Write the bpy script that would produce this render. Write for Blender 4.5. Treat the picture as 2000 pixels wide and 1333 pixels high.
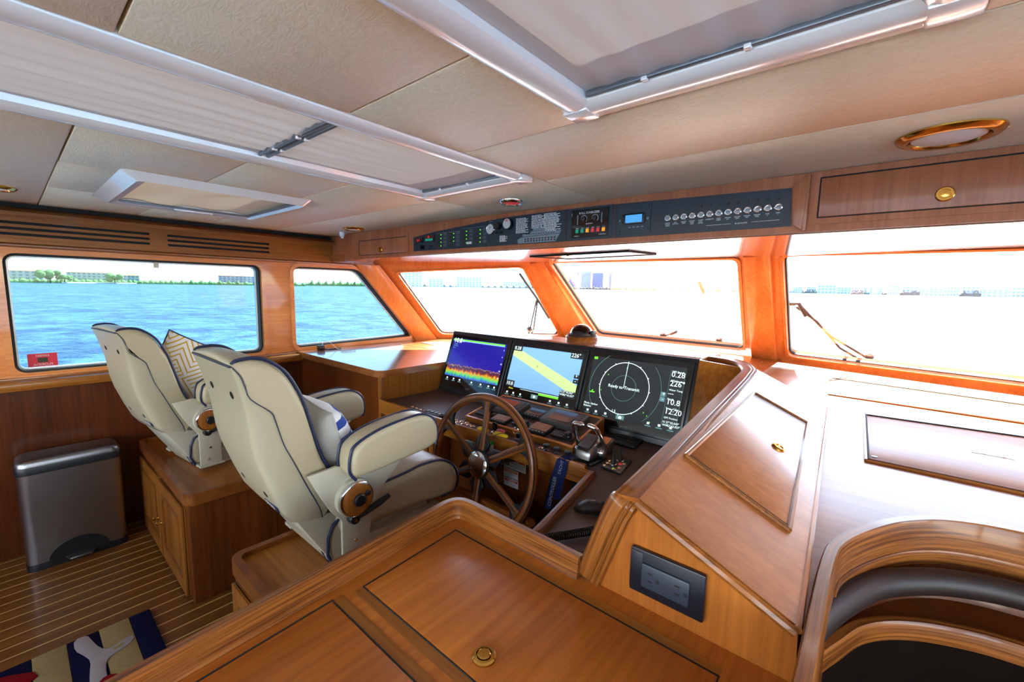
import bpy, bmesh, math, random
from mathutils import Vector, Matrix
random.seed(7)
R = math.radians
sc = bpy.context.scene
for o in list(bpy.data.objects): bpy.data.objects.remove(o)
COL = sc.collection

# ---------------------------------------------------------------- camera
YAW, PITCH, ROLL, EYE = R(40.4), R(6.87), R(1.16), 1.60
def cam_axes():
    fwd = Vector((-math.sin(YAW)*math.cos(PITCH), math.cos(YAW)*math.cos(PITCH), -math.sin(PITCH)))
    right = Vector((math.cos(YAW), math.sin(YAW), 0)); up = right.cross(fwd)
    c, s = math.cos(ROLL), math.sin(ROLL)
    return c*right + s*up, -s*right + c*up, fwd
_r, _u, _f = cam_axes()
cam_data = bpy.data.cameras.new('camera'); cam = bpy.data.objects.new('camera', cam_data); COL.objects.link(cam)
cam_data.sensor_width = 36; cam_data.lens = 840/2000*36; cam_data.clip_start = .02; cam_data.clip_end = 9000
M = Matrix.Identity(4)
for i in range(3): M[i][0], M[i][1], M[i][2] = _r[i], _u[i], -_f[i]
M[2][3] = EYE
cam.matrix_world = M; sc.camera = cam

# ---------------------------------------------------------------- light
SUN_EL, SUN_AZ = 46, -20          # degrees; azimuth clockwise from straight ahead (+Y)
world = bpy.data.worlds.new('world'); sc.world = world; world.use_nodes = True
wn = world.node_tree.nodes; wl = world.node_tree.links
sky = wn.new('ShaderNodeTexSky'); sky.sky_type = 'NISHITA'; sky.sun_disc = False
sky.sun_elevation = R(SUN_EL); sky.sun_rotation = R(SUN_AZ); sky.air_density = 1.0; sky.dust_density = 0.25; sky.ozone_density = 1.0
wn['Background'].inputs[1].default_value = 0.20
hsv = wn.new('ShaderNodeHueSaturation'); hsv.inputs['Saturation'].default_value = .7      # thin bright haze
wl.new(sky.outputs[0], hsv.inputs['Color']); wl.new(hsv.outputs[0], wn['Background'].inputs[0])
sun_d = bpy.data.lights.new('sun', 'SUN'); sun_d.energy = 8.0; sun_d.angle = R(0.6); sun_d.color = (1, .95, .86)
sun = bpy.data.objects.new('sun', sun_d); COL.objects.link(sun)
sd = Vector((math.sin(R(SUN_AZ))*math.cos(R(SUN_EL)), math.cos(R(SUN_AZ))*math.cos(R(SUN_EL)), math.sin(R(SUN_EL))))
sun.rotation_euler = sd.to_track_quat('Z', 'Y').to_euler(); sun.location = (0, 8, 12)
vs = sc.view_settings
vs.view_transform = 'Standard'; vs.look = 'None'; vs.gamma = 1; vs.use_curve_mapping = False; vs.exposure = 3.1
sc.cycles.use_denoising = True
sc.cycles.max_bounces = 8; sc.cycles.diffuse_bounces = 5; sc.cycles.glossy_bounces = 4; sc.cycles.transparent_max_bounces = 16
sc.cycles.sample_clamp_indirect = 6.0; sc.cycles.caustics_reflective = False; sc.cycles.caustics_refractive = False

# ---------------------------------------------------------------- materials
MATS = {}
def s2l(c): return tuple((v/255/12.92 if v/255 <= .04045 else ((v/255+.055)/1.055)**2.4) for v in c)
def new_mat(name):
    m = bpy.data.materials.new(name); m.use_nodes = True; MATS[name] = m
    return m, m.node_tree.nodes, m.node_tree.links, m.node_tree.nodes['Principled BSDF']
def plain(name, col, rough=.5, metal=0, coat=0, spec=.5, bump=0, bscale=200, emit=0, sheen=0, var=0, vscale=12):
    m, n, l, b = new_mat(name)
    c = s2l(col)
    b.inputs['Base Color'].default_value = (*c, 1); b.inputs['Roughness'].default_value = rough
    b.inputs['Metallic'].default_value = metal; b.inputs['Coat Weight'].default_value = coat
    b.inputs['Coat Roughness'].default_value = .06; b.inputs['Specular IOR Level'].default_value = spec
    b.inputs['Sheen Weight'].default_value = sheen
    tc = n.new('ShaderNodeTexCoord')
    if var:
        t = n.new('ShaderNodeTexNoise'); t.inputs['Scale'].default_value = vscale; t.inputs['Detail'].default_value = 4
        l.new(tc.outputs['Object'], t.inputs['Vector'])
        mx = n.new('ShaderNodeMixRGB'); mx.inputs[1].default_value = (*[v*(1-var) for v in c], 1); mx.inputs[2].default_value = (*[min(1, v*(1+var)) for v in c], 1)
        l.new(t.outputs['Fac'], mx.inputs[0]); l.new(mx.outputs[0], b.inputs['Base Color'])
    if bump:
        t = n.new('ShaderNodeTexNoise'); t.inputs['Scale'].default_value = bscale; t.inputs['Detail'].default_value = 3
        l.new(tc.outputs['Object'], t.inputs['Vector'])
        bp = n.new('ShaderNodeBump'); bp.inputs['Strength'].default_value = bump; bp.inputs['Distance'].default_value = .002
        l.new(t.outputs['Fac'], bp.inputs['Height']); l.new(bp.outputs[0], b.inputs['Normal'])
    if emit:
        b.inputs['Emission Color'].default_value = (*c, 1); b.inputs['Emission Strength'].default_value = emit
    return m
def wood(name, axis, dark, light, rough=.32, coat=.5, coat_r=.06, scale=1.0, streak=.55, ior=1.5):
    """varnished teak: fine grain drawn out along one axis"""
    m, n, l, b = new_mat(name)
    tc = n.new('ShaderNodeTexCoord'); mp = n.new('ShaderNodeMapping')
    s = [60*scale, 60*scale, 60*scale]; s['xyz'.index(axis)] = 2.2*scale
    mp.inputs['Scale'].default_value = s; l.new(tc.outputs['Object'], mp.inputs['Vector'])
    t1 = n.new('ShaderNodeTexNoise'); t1.inputs['Scale'].default_value = 1; t1.inputs['Detail'].default_value = 6; t1.inputs['Roughness'].default_value = .65
    l.new(mp.outputs[0], t1.inputs['Vector'])
    mp2 = n.new('ShaderNodeMapping'); s2 = [7*scale]*3; s2['xyz'.index(axis)] = .5*scale
    mp2.inputs['Scale'].default_value = s2; l.new(tc.outputs['Object'], mp2.inputs['Vector'])
    t2 = n.new('ShaderNodeTexNoise'); t2.inputs['Scale'].default_value = 1; t2.inputs['Detail'].default_value = 3
    l.new(mp2.outputs[0], t2.inputs['Vector'])
    ad = n.new('ShaderNodeMath'); ad.operation = 'MULTIPLY_ADD'; ad.inputs[1].default_value = streak
    l.new(t1.outputs['Fac'], ad.inputs[0])
    hf = n.new('ShaderNodeMath'); hf.operation = 'MULTIPLY'; hf.inputs[1].default_value = 1-streak; l.new(t2.outputs['Fac'], hf.inputs[0])
    l.new(hf.outputs[0], ad.inputs[2])
    cr = n.new('ShaderNodeValToRGB'); cr.color_ramp.elements[0].position = .36; cr.color_ramp.elements[1].position = .64
    cr.color_ramp.elements[0].color = (*s2l(dark), 1); cr.color_ramp.elements[1].color = (*s2l(light), 1)
    l.new(ad.outputs[0], cr.inputs[0]); l.new(cr.outputs[0], b.inputs['Base Color'])
    b.inputs['Roughness'].default_value = rough; b.inputs['Coat Weight'].default_value = coat; b.inputs['Coat Roughness'].default_value = coat_r; b.inputs['Coat IOR'].default_value = ior
    b.inputs['Specular IOR Level'].default_value = .22
    bp = n.new('ShaderNodeBump'); bp.inputs['Strength'].default_value = .06; bp.inputs['Distance'].default_value = .001
    l.new(t1.outputs['Fac'], bp.inputs['Height']); l.new(bp.outputs[0], b.inputs['Normal'])
    return m
DK, LT = (122, 70, 24), (168, 104, 40)
for ax in 'xyz':
    wood('teak_'+ax, ax, DK, LT, coat=.25, coat_r=.1)
    wood('teak_gloss_'+ax, ax, (124, 68, 28), (160, 96, 46), rough=.35, coat=1.0, coat_r=.09, ior=1.75)
    wood('teak_solid_'+ax, ax, (98, 53, 18), (158, 94, 38), rough=.35, coat=.35, scale=1.4, streak=.75)
    wood('teak_frame_'+ax, ax, (196, 114, 56), (226, 148, 84), rough=.28, coat=.7)
def curved_wood():
    m, n, l, b = new_mat('teak_curved')
    tc = n.new('ShaderNodeTexCoord'); t = n.new('ShaderNodeTexNoise'); t.inputs['Scale'].default_value = 9; t.inputs['Detail'].default_value = 5; t.inputs['Distortion'].default_value = .6
    l.new(tc.outputs['Object'], t.inputs['Vector'])
    cr = n.new('ShaderNodeValToRGB'); cr.color_ramp.elements[0].position = .3; cr.color_ramp.elements[1].position = .7
    cr.color_ramp.elements[0].color = (*s2l((104, 55, 19)), 1); cr.color_ramp.elements[1].color = (*s2l((142, 80, 30)), 1)
    l.new(t.outputs['Fac'], cr.inputs[0]); l.new(cr.outputs[0], b.inputs['Base Color'])
    b.inputs['Roughness'].default_value = .35; b.inputs['Coat Weight'].default_value = .3; b.inputs['Coat Roughness'].default_value = .08; b.inputs['Specular IOR Level'].default_value = .25
curved_wood()
def rail_wood():
    m, n, l, b = new_mat('teak_rail')
    tc = n.new('ShaderNodeTexCoord'); mp = n.new('ShaderNodeMapping'); mp.inputs['Scale'].default_value = (3, 130, 1)
    l.new(tc.outputs['UV'], mp.inputs[0])
    t = n.new('ShaderNodeTexNoise'); t.noise_dimensions = '2D'; t.inputs['Scale'].default_value = 1; t.inputs['Detail'].default_value = 6; t.inputs['Roughness'].default_value = .65
    l.new(mp.outputs[0], t.inputs['Vector'])
    cr = n.new('ShaderNodeValToRGB'); cr.color_ramp.elements[0].position = .36; cr.color_ramp.elements[1].position = .62
    cr.color_ramp.elements[0].color = (*s2l((92, 47, 16)), 1); cr.color_ramp.elements[1].color = (*s2l((148, 88, 36)), 1)
    l.new(t.outputs['Fac'], cr.inputs[0]); l.new(cr.outputs[0], b.inputs['Base Color'])
    b.inputs['Roughness'].default_value = .35; b.inputs['Coat Weight'].default_value = .3; b.inputs['Coat Roughness'].default_value = .08; b.inputs['Specular IOR Level'].default_value = .25
rail_wood(); plain('switch_red', (92, 26, 26), .5, var=.1)
for ax in 'xy': wood('teak_satin_'+ax, ax, (138, 78, 34), (174, 108, 54), rough=.5, coat=.36, coat_r=.14, ior=1.5)
wood('teak_overhead', 'z', (150, 84, 54), (182, 112, 76), rough=.4, coat=.3, coat_r=.15)
wood('teak_fairing', 'x', (138, 78, 34), (174, 108, 54), rough=.45, coat=.9, coat_r=.2, ior=1.65)
wood('teak_face', 'z', (140, 76, 25), (180, 106, 41), rough=.4, coat=.25, coat_r=.12)
wood('teak_table', 'y', (156, 84, 28), (196, 116, 44), rough=.45, coat=.2, coat_r=.16)
wood('teak_floor', 'y', (86, 50, 17), (128, 80, 32), rough=.4, coat=.25, coat_r=.12)
wood('teak_dark_x', 'x', (74, 34, 10), (110, 56, 19), coat=.25, coat_r=.1); wood('teak_dark_z', 'z', (74, 34, 10), (110, 56, 19), coat=.25, coat_r=.1)  # tone taken darker in place of weaker light low in the room
wood('teak_panel', 'z', (64, 27, 8), (94, 44, 15), coat=.2, coat_r=.1)  # shade on the low side wall is put into this wood tone
plain('holly', (196, 160, 96), .35, coat=.4, var=.15)
def vinyl():
    m, n, l, b = new_mat('ceiling_vinyl')
    tc = n.new('ShaderNodeTexCoord')
    v = n.new('ShaderNodeTexNoise'); v.inputs['Scale'].default_value = 30; v.inputs['Detail'].default_value = 8; v.inputs['Distortion'].default_value = 2.2
    mp = n.new('ShaderNodeMapping'); mp.inputs['Scale'].default_value = (1, 2.4, 1); mp.inputs['Rotation'].default_value = (0, 0, .5)
    l.new(tc.outputs['Object'], mp.inputs[0]); l.new(mp.outputs[0], v.inputs['Vector'])
    cr = n.new('ShaderNodeValToRGB'); cr.color_ramp.elements[0].position = .3; cr.color_ramp.elements[1].position = .7
    cr.color_ramp.elements[0].color = (*s2l((228, 220, 192)), 1); cr.color_ramp.elements[1].color = (*s2l((242, 235, 212)), 1)
    l.new(v.outputs['Fac'], cr.inputs[0]); l.new(cr.outputs[0], b.inputs['Base Color'])
    b.inputs['Roughness'].default_value = .45
    bp = n.new('ShaderNodeBump'); bp.inputs['Strength'].default_value = .5; bp.inputs['Distance'].default_value = .002
    l.new(v.outputs['Fac'], bp.inputs['Height']); l.new(bp.outputs[0], b.inputs['Normal'])
vinyl()
plain('joint_dark', (26, 22, 18), .8, bump=.1)
plain('alu_white', (250, 248, 244), .25, metal=.08, coat=.6, var=.01)
plain('alu_grey', (120, 124, 130), .35, metal=.6, var=.05)
plain('roof_white', (235, 236, 236), .5, var=.03)
def blind(name, col, axis, k, strength, trans):
    """pleated translucent shade: lit from above by the daylight"""
    m, n, l, b = new_mat(name)
    out = n['Material Output']; c = s2l(col)
    b.inputs['Base Color'].default_value = (*c, 1); b.inputs['Roughness'].default_value = .75
    tr = n.new('ShaderNodeBsdfTranslucent'); tr.inputs[0].default_value = (*c, 1)
    mx = n.new('ShaderNodeMixShader'); mx.inputs[0].default_value = trans
    l.new(b.outputs[0], mx.inputs[1]); l.new(tr.outputs[0], mx.inputs[2]); l.new(mx.outputs[0], out.inputs[0])
    tc = n.new('ShaderNodeTexCoord'); w = n.new('ShaderNodeTexNoise'); w.inputs['Scale'].default_value = 40
    l.new(tc.outputs['Object'], w.inputs['Vector'])
    bp = n.new('ShaderNodeBump'); bp.inputs['Strength'].default_value = .05; bp.inputs['Distance'].default_value = .002
    l.new(w.outputs['Fac'], bp.inputs['Height']); l.new(bp.outputs[0], b.inputs['Normal'])
blind('blind_grey', (216, 218, 222), 'y', 30, .3, .2)
blind('blind_beige', (226, 216, 194), 'y', 30, .3, .16)
def glass(name, tint, refl=1.0):
    m, n, l, b = new_mat(name); out = n['Material Output']
    tr = n.new('ShaderNodeBsdfTransparent'); tr.inputs[0].default_value = (*tint, 1)
    gl = n.new('ShaderNodeBsdfGlossy'); gl.inputs['Roughness'].default_value = .02
    fr = n.new('ShaderNodeFresnel'); fr.inputs[0].default_value = 1.45
    mu = n.new('ShaderNodeMath'); mu.operation = 'MULTIPLY'; mu.inputs[1].default_value = refl; l.new(fr.outputs[0], mu.inputs[0])
    mx = n.new('ShaderNodeMixShader'); l.new(mu.outputs[0], mx.inputs[0]); l.new(tr.outputs[0], mx.inputs[1]); l.new(gl.outputs[0], mx.inputs[2])
    l.new(mx.outputs[0], out.inputs[0])
glass('pane_glass', (.95, .97, .97), .5)
glass('hatch_glass', (.42, .40, .37), .6)
glass('tinted_glass', (.10, .165, .215), .5)  # tint added to dim and blue the bright view through the side windows
plain('chrome', (225, 226, 228), .08, metal=1, var=.02)
plain('brass', (222, 172, 84), .14, metal=1, var=.04)
plain('steel_brushed', (150, 148, 148), .32, metal=1, bump=.05, bscale=400)
plain('black_plastic', (22, 23, 26), .38, var=.1)
plain('black_gloss', (10, 11, 14), .1, coat=.6, var=.1)
plain('bezel', (26, 28, 33), .3, bump=.05, bscale=500)
plain('rubber', (14, 14, 15), .6, bump=.1)
plain('panel_black', (30, 44, 56), .42, bump=.1, bscale=600)
plain('panel_navy', (24, 32, 46), .42, bump=.1, bscale=600)
plain('outlet_blue', (16, 22, 34), .35, bump=.05); plain('outlet_grey', (46, 53, 66), .4, bump=.05)
plain('dash_mat', (78, 64, 60), .48, bump=.5, bscale=700, var=.06)
plain('device_grey', (74, 72, 74), .42, bump=.1, bscale=500)
plain('device_screen', (96, 88, 80), .12, coat=.5, var=.2, vscale=8)
plain('screen_off', (52, 54, 54), .1, coat=.6, var=.1)
plain('leather', (170, 158, 131), .38, bump=.35, bscale=260, var=.03, vscale=5)
plain('leather_shell', (166, 157, 134), .32, bump=.12, bscale=400, var=.02)
plain('navy_piping', (26, 34, 66), .45, bump=.1)
plain('cream_metal', (178, 172, 154), .35, var=.03)
plain('linen', (170, 167, 162), .9, bump=.6, bscale=900, var=.08, vscale=300, sheen=.3)
plain('white_print', (230, 232, 232), .6, var=.03); plain('grey_print', (120, 136, 146), .6, var=.05)
plain('label_white', (205, 203, 200), .5, var=.03); plain('label_orange', (206, 92, 38), .5, var=.03); plain('label_red', (190, 40, 36), .5, var=.03)
plain('sticker_red', (214, 30, 60), .5, var=.04); plain('sticker_black', (54, 46, 26), .5, var=.1)
plain('float_yellow', (240, 196, 20), .4, var=.05); plain('float_green', (30, 150, 60), .4, var=.05); plain('float_white', (215, 215, 210), .4, var=.03)
plain('key_pink', (196, 70, 90), .4, var=.05)
plain('lanyard_blue', (22, 44, 110), .7, bump=.4, bscale=600, var=.08); plain('lanyard_print', (150, 160, 190), .7, var=.05)
plain('gold_button', (196, 150, 108), .3, metal=.7, var=.05)
plain('rug_navy', (13, 14, 46), .95, bump=1.0, bscale=500, var=.2, vscale=200, spec=.1)
plain('rug_tan', (150, 130, 88), .95, bump=1.0, bscale=500, var=.25, vscale=120, spec=.1)
plain('rug_white', (156, 148, 148), .95, bump=1.0, bscale=500, var=.12, vscale=200, spec=.1)
plain('rug_red', (128, 16, 22), .95, bump=1.0, bscale=500, var=.15, vscale=200, spec=.1)
plain('pad_brown', (34, 22, 20), .5, bump=.2, bscale=300)
plain('stair_dark', (20, 12, 8), .9, var=.2, spec=.05)  # near-black tone stands in for the shade down the stairwell
plain('white_gel', (236, 238, 238), .3, coat=.3, var=.02)
plain('lamp_lens', (250, 250, 246), .6, var=.01, spec=.2)
plain('phone_white', (210, 212, 214), .4, var=.03)
def glow(name, col, s): return plain(name, col, .5, emit=s*.14, var=0)
glow('glow_white', (230, 255, 250), .9); glow('glow_green', (110, 240, 40), .9); glow('glow_red', (230, 30, 40), .7); glow('glow_teal', (110, 160, 160), .35)
glow('glow_blue', (70, 150, 215), .7); glow('radar_bg', (30, 34, 38), .5); glow('chart_sea', (120, 168, 226), .85); glow('chart_band', (184, 222, 138), .85)
glow('chart_box', (30, 34, 38), .4); glow('lens_green', (20, 150, 120), .25); glow('lens_amber', (240, 160, 40), .4); glow('lens_red', (200, 50, 60), .35); glow('glow_yellow', (225, 225, 40), .8)
def sonar():
    m, n, l, b = new_mat('sonar_picture')
    tc = n.new('ShaderNodeTexCoord'); sx = n.new('ShaderNodeSeparateXYZ'); l.new(tc.outputs['UV'], sx.inputs[0])
    nz = n.new('ShaderNodeTexNoise'); nz.noise_dimensions = '2D'; nz.inputs['Scale'].default_value = 9; nz.inputs['Detail'].default_value = 6
    mp = n.new('ShaderNodeMapping'); mp.inputs['Scale'].default_value = (3.2, .7, 1); l.new(tc.outputs['UV'], mp.inputs[0]); l.new(mp.outputs[0], nz.inputs['Vector'])
    a = n.new('ShaderNodeMath'); a.operation = 'MULTIPLY_ADD'; a.inputs[1].default_value = .16; l.new(nz.outputs['Fac'], a.inputs[0])
    l.new(sx.outputs['Y'], a.inputs[2])
    cr = n.new('ShaderNodeValToRGB'); e = cr.color_ramp
    e.elements[0].position = .10; e.elements[0].color = (*s2l((60, 90, 190)), 1)
    e.elements[1].position = .99; e.elements[1].color = (*s2l((28, 22, 150)), 1)
    for p, c in ((.15, (60, 190, 130)), (.20, (150, 200, 50)), (.235, (225, 150, 40)), (.27, (150, 60, 30)), (.31, (84, 36, 60)), (.36, (70, 36, 80)), (.372, (190, 140, 60)), (.385, (40, 24, 150)), (.7, (30, 22, 150)), (.985, (28, 22, 150))):
        q = e.elements.new(p); q.color = (*s2l(c), 1)
    l.new(a.outputs[0], cr.inputs[0])
    l.new(cr.outputs[0], b.inputs['Emission Color']); b.inputs['Emission Strength'].default_value = .15
    b.inputs['Base Color'].default_value = (.01, .01, .02, 1); b.inputs['Roughness'].default_value = .12
sonar()
def stripes():
    m, n, l, b = new_mat('pillow_stripes')
    tc = n.new('ShaderNodeTexCoord'); sx = n.new('ShaderNodeSeparateXYZ'); l.new(tc.outputs['Object'], sx.inputs[0])
    f = n.new('ShaderNodeMath'); f.operation = 'MULTIPLY'; f.inputs[1].default_value = 1/.068; l.new(sx.outputs['Z'], f.inputs[0])
    g = n.new('ShaderNodeMath'); g.operation = 'FRACT'; l.new(f.outputs[0], g.inputs[0])
    h = n.new('ShaderNodeMath'); h.operation = 'GREATER_THAN'; h.inputs[1].default_value = .5; l.new(g.outputs[0], h.inputs[0])
    mx = n.new('ShaderNodeMixRGB'); mx.inputs[1].default_value = (*s2l((222, 222, 224)), 1); mx.inputs[2].default_value = (*s2l((28, 58, 140)), 1)
    l.new(h.outputs[0], mx.inputs[0]); l.new(mx.outputs[0], b.inputs['Base Color']); b.inputs['Roughness'].default_value = .9
stripes()
def yellow_lines():
    """white cloth with ochre lines that bend in bands, like woven ribbons"""
    m, n, l, b = new_mat('pillow_yellow')
    tc = n.new('ShaderNodeTexCoord'); sx = n.new('ShaderNodeSeparateXYZ'); l.new(tc.outputs['Object'], sx.inputs[0])
    def mth(op, a, bb=None, v=None):
        q = n.new('ShaderNodeMath'); q.operation = op
        l.new(a, q.inputs[0])
        if bb is not None: l.new(bb, q.inputs[1])
        if v is not None: q.inputs[1].default_value = v
        return q.outputs[0]
    x, z = sx.outputs['X'], sx.outputs['Z']
    # saw bend along x, bands shifted by row
    px = mth('MULTIPLY', x, v=1/.15); tri = mth('ABSOLUTE', mth('SUBTRACT', mth('FRACT', mth('ADD', px, v=10.2)), v=.5))
    s1 = mth('ADD', mth('MULTIPLY', z, v=1/.034), mth('MULTIPLY', tri, v=5.0))
    pz_ = mth('MULTIPLY', z, v=1/.19); tri2 = mth('ABSOLUTE', mth('SUBTRACT', mth('FRACT', mth('ADD', pz_, v=10.1)), v=.5))
    s2 = mth('ADD', mth('MULTIPLY', x, v=1/.034), mth('MULTIPLY', tri2, v=6.5))
    sel = mth('GREATER_THAN', mth('FRACT', mth('ADD', mth('ADD', mth('MULTIPLY', x, v=2.6), mth('MULTIPLY', z, v=3.1)), v=10.1)), v=.62)
    mxv = n.new('ShaderNodeMixRGB'); l.new(sel, mxv.inputs[0]); l.new(s1, mxv.inputs[1]); l.new(s2, mxv.inputs[2])
    st = mth('LESS_THAN', mth('FRACT', mxv.outputs[0]), v=.31)
    mx = n.new('ShaderNodeMixRGB'); mx.inputs[1].default_value = (*s2l((232, 230, 232)), 1); mx.inputs[2].default_value = (*s2l((206, 164, 52)), 1)
    l.new(st, mx.inputs[0]); l.new(mx.outputs[0], b.inputs['Base Color']); b.inputs['Roughness'].default_value = .9
yellow_lines()
def water():
    m, n, l, b = new_mat('sea_water')
    tc = n.new('ShaderNodeTexCoord')
    b.inputs['Base Color'].default_value = (*s2l((40, 140, 178)), 1); b.inputs['Roughness'].default_value = .3; b.inputs['IOR'].default_value = 1.33
    t = n.new('ShaderNodeTexNoise'); t.inputs['Scale'].default_value = .45; t.inputs['Detail'].default_value = 7; t.inputs['Roughness'].default_value = .62
    l.new(tc.outputs['Object'], t.inputs['Vector'])
    bp = n.new('ShaderNodeBump'); bp.inputs['Strength'].default_value = 1.0; bp.inputs['Distance'].default_value = .9
    l.new(t.outputs['Fac'], bp.inputs['Height']); l.new(bp.outputs[0], b.inputs['Normal'])
    t2 = n.new('ShaderNodeTexNoise'); t2.inputs['Scale'].default_value = .3; t2.inputs['Detail'].default_value = 8; t2.inputs['Roughness'].default_value = .7
    l.new(tc.outputs['Object'], t2.inputs['Vector'])
    cr = n.new('ShaderNodeValToRGB'); cr.color_ramp.elements[0].position = .42; cr.color_ramp.elements[1].position = .58  # light and dark of the ripples put into the colour
    cr.color_ramp.elements[0].color = (*s2l((34, 74, 112)), 1); cr.color_ramp.elements[1].color = (*s2l((96, 140, 162)), 1)
    l.new(t2.outputs['Fac'], cr.inputs[0]); l.new(cr.outputs[0], b.inputs['Base Color'])
water()
plain('mangrove', (120, 160, 84), .9, var=.5, vscale=.15, bump=1, bscale=2); plain('tree_far', (58, 84, 84), .9, var=.2, vscale=.1)  # far tree tone holds distance haze in the colour
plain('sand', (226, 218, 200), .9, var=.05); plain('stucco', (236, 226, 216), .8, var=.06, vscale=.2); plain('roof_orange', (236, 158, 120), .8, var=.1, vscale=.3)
plain('far_white', (160, 174, 190), .8, var=.06, vscale=.05); plain('far_window', (150, 160, 176), .4, var=.2, vscale=.2); plain('far_blue', (92, 128, 176), .4, var=.1, vscale=.1)  # far white and blue hold distance haze in the colour

# ---------------------------------------------------------------- mesh helpers
ORG = {}
def V(*a): return Vector(a)
class G:
    """collects shapes (world coordinates) into ONE mesh"""
    def __init__(s): s.bm = bmesh.new(); s.uv = None
    def add(s, verts, faces):
        vs_ = [s.bm.verts.new(v) for v in verts]
        for f in faces:
            try: s.bm.faces.new([vs_[i] for i in f])
            except ValueError: pass
        return s
    def box(s, x0, x1, y0, y1, z0, z1, bev=0, seg=2):
        t = bmesh.new(); bmesh.ops.create_cube(t, size=1)
        for v in t.verts: v.co = Vector((x0+(v.co.x+.5)*(x1-x0), y0+(v.co.y+.5)*(y1-y0), z0+(v.co.z+.5)*(z1-z0)))
        if bev: bmesh.ops.bevel(t, geom=t.edges[:], offset=bev, segments=seg, affect='EDGES', profile=.5)
        return s.merge(t)
    def merge(s, t, mat=None):
        t.verts.index_update()
        s.add([(mat @ v.co if mat else v.co.copy()) for v in t.verts], [[v.index for v in f.verts] for f in t.faces]); t.free(); return s
    def prism(s, pts, vec, bev=0, seg=2):
        """closed polygon (3D points) swept along vec"""
        t = bmesh.new(); a = [t.verts.new(p) for p in pts]
        f = t.faces.new(a); r = bmesh.ops.extrude_face_region(t, geom=[f])
        for g in r['geom']:
            if isinstance(g, bmesh.types.BMVert): g.co += Vector(vec)
        if bev:
            bmesh.ops.bevel(t, geom=t.edges[:], offset=bev, segments=seg, affect='EDGES', profile=.5)
        bmesh.ops.recalc_face_normals(t, faces=t.faces[:])
        return s.merge(t)
    def tube(s, path, r, seg=10, closed=False, cap=True):
        path = [Vector(p) for p in path]; n = len(path); rings = []
        rr = r if isinstance(r, (list, tuple)) else [r]*n
        up = None
        for i, p in enumerate(path):
            if closed: d = path[(i+1) % n]-path[i-1]
            else: d = path[min(i+1, n-1)]-path[max(i-1, 0)]
            d.normalize()
            if up is None:
                up = Vector((0, 0, 1)) if abs(d.z) < .9 else Vector((1, 0, 0))
            a = d.cross(up); 
            if a.length < 1e-5: a = d.orthogonal()
            a.normalize(); b = a.cross(d).normalized(); up = b
            rings.append([p+rr[i]*(math.cos(2*math.pi*k/seg)*a+math.sin(2*math.pi*k/seg)*b) for k in range(seg)])
        return s.loft(rings, closed, cap)
    def loft(s, rings, closed=False, cap=True):
        m = len(rings[0]); v = [p for r_ in rings for p in r_]; f = []
        n = len(rings)
        for i in range(n if closed else n-1):
            j = (i+1) % n
            for k in range(m): f.append([i*m+k, i*m+(k+1) % m, j*m+(k+1) % m, j*m+k])
        if cap and not closed: f += [list(range(m-1, -1, -1)), list(range((n-1)*m, n*m))]
        return s.add(v, f)
    def lathe(s, c, axis, prof, seg=28):
        """prof: (radius, height along axis)"""
        axis = Vector(axis).normalized(); a = axis.orthogonal().normalized(); b = axis.cross(a); c = Vector(c)
        rings = [[c+axis*h+max(r_, 1e-5)*(math.cos(2*math.pi*k/seg)*a+math.sin(2*math.pi*k/seg)*b) for k in range(seg)] for r_, h in prof]
        return s.loft(rings)
    def ring(s, outer, inner, vec):
        """frame between two loops of the same length, swept along vec (Vector or per-vertex list)"""
        n = len(outer); vec = Vector(vec)
        v = [Vector(p) for p in outer]+[Vector(p) for p in inner]
        v += [p+vec for p in v]; f = []
        for i in range(n):
            j = (i+1) % n
            f += [[i, j, n+j, n+i], [2*n+i, 3*n+i, 3*n+j, 2*n+j], [i, 2*n+i, 2*n+j, j], [n+i, n+j, 3*n+j, 3*n+i]]
        return s.add(v, f)
    def plate(s, outer, holes, vec):
        """flat polygon with holes, swept along vec"""
        t = bmesh.new(); es = []
        for lp in [outer]+holes:
            vv = [t.verts.new(p) for p in lp]
            es += [t.edges.new((vv[i], vv[(i+1) % len(vv)])) for i in range(len(vv))]
        nrm = Vector(vec).normalized()
        bmesh.ops.triangle_fill(t, use_beauty=True, use_dissolve=False, edges=es, normal=nrm)
        r = bmesh.ops.extrude_face_region(t, geom=t.faces[:])
        for g in r['geom']:
            if isinstance(g, bmesh.types.BMVert): g.co += Vector(vec)
        bmesh.ops.recalc_face_normals(t, faces=t.faces[:])
        return s.merge(t)
    def sphere(s, c, r, sx=1, sy=1, sz=1, u=20, v=12):
        t = bmesh.new(); bmesh.ops.create_uvsphere(t, u_segments=u, v_segments=v, radius=r)
        for q in t.verts: q.co = Vector((c[0]+q.co.x*sx, c[1]+q.co.y*sy, c[2]+q.co.z*sz))
        return s.merge(t)
    def done(s, name, mat, parent=None, smooth=True, ang=35, mw=None):
        bm = s.bm
        if mw: bmesh.ops.transform(bm, matrix=mw, verts=bm.verts[:])
        bmesh.ops.recalc_face_normals(bm, faces=bm.faces[:])
        off = ORG.get(parent.name, Vector()) if parent else Vector()
        for v in bm.verts: v.co -= off
        me = bpy.data.meshes.new(name); bm.to_mesh(me); bm.free()
        me.materials.append(MATS[mat])
        if smooth:
            me.polygons.foreach_set('use_smooth', [True]*len(me.polygons)); me.set_sharp_from_angle(angle=R(ang))
        o = bpy.data.objects.new(name, me); COL.objects.link(o)
        if parent: o.parent = parent
        ORG[o.name] = off
        return o
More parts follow.
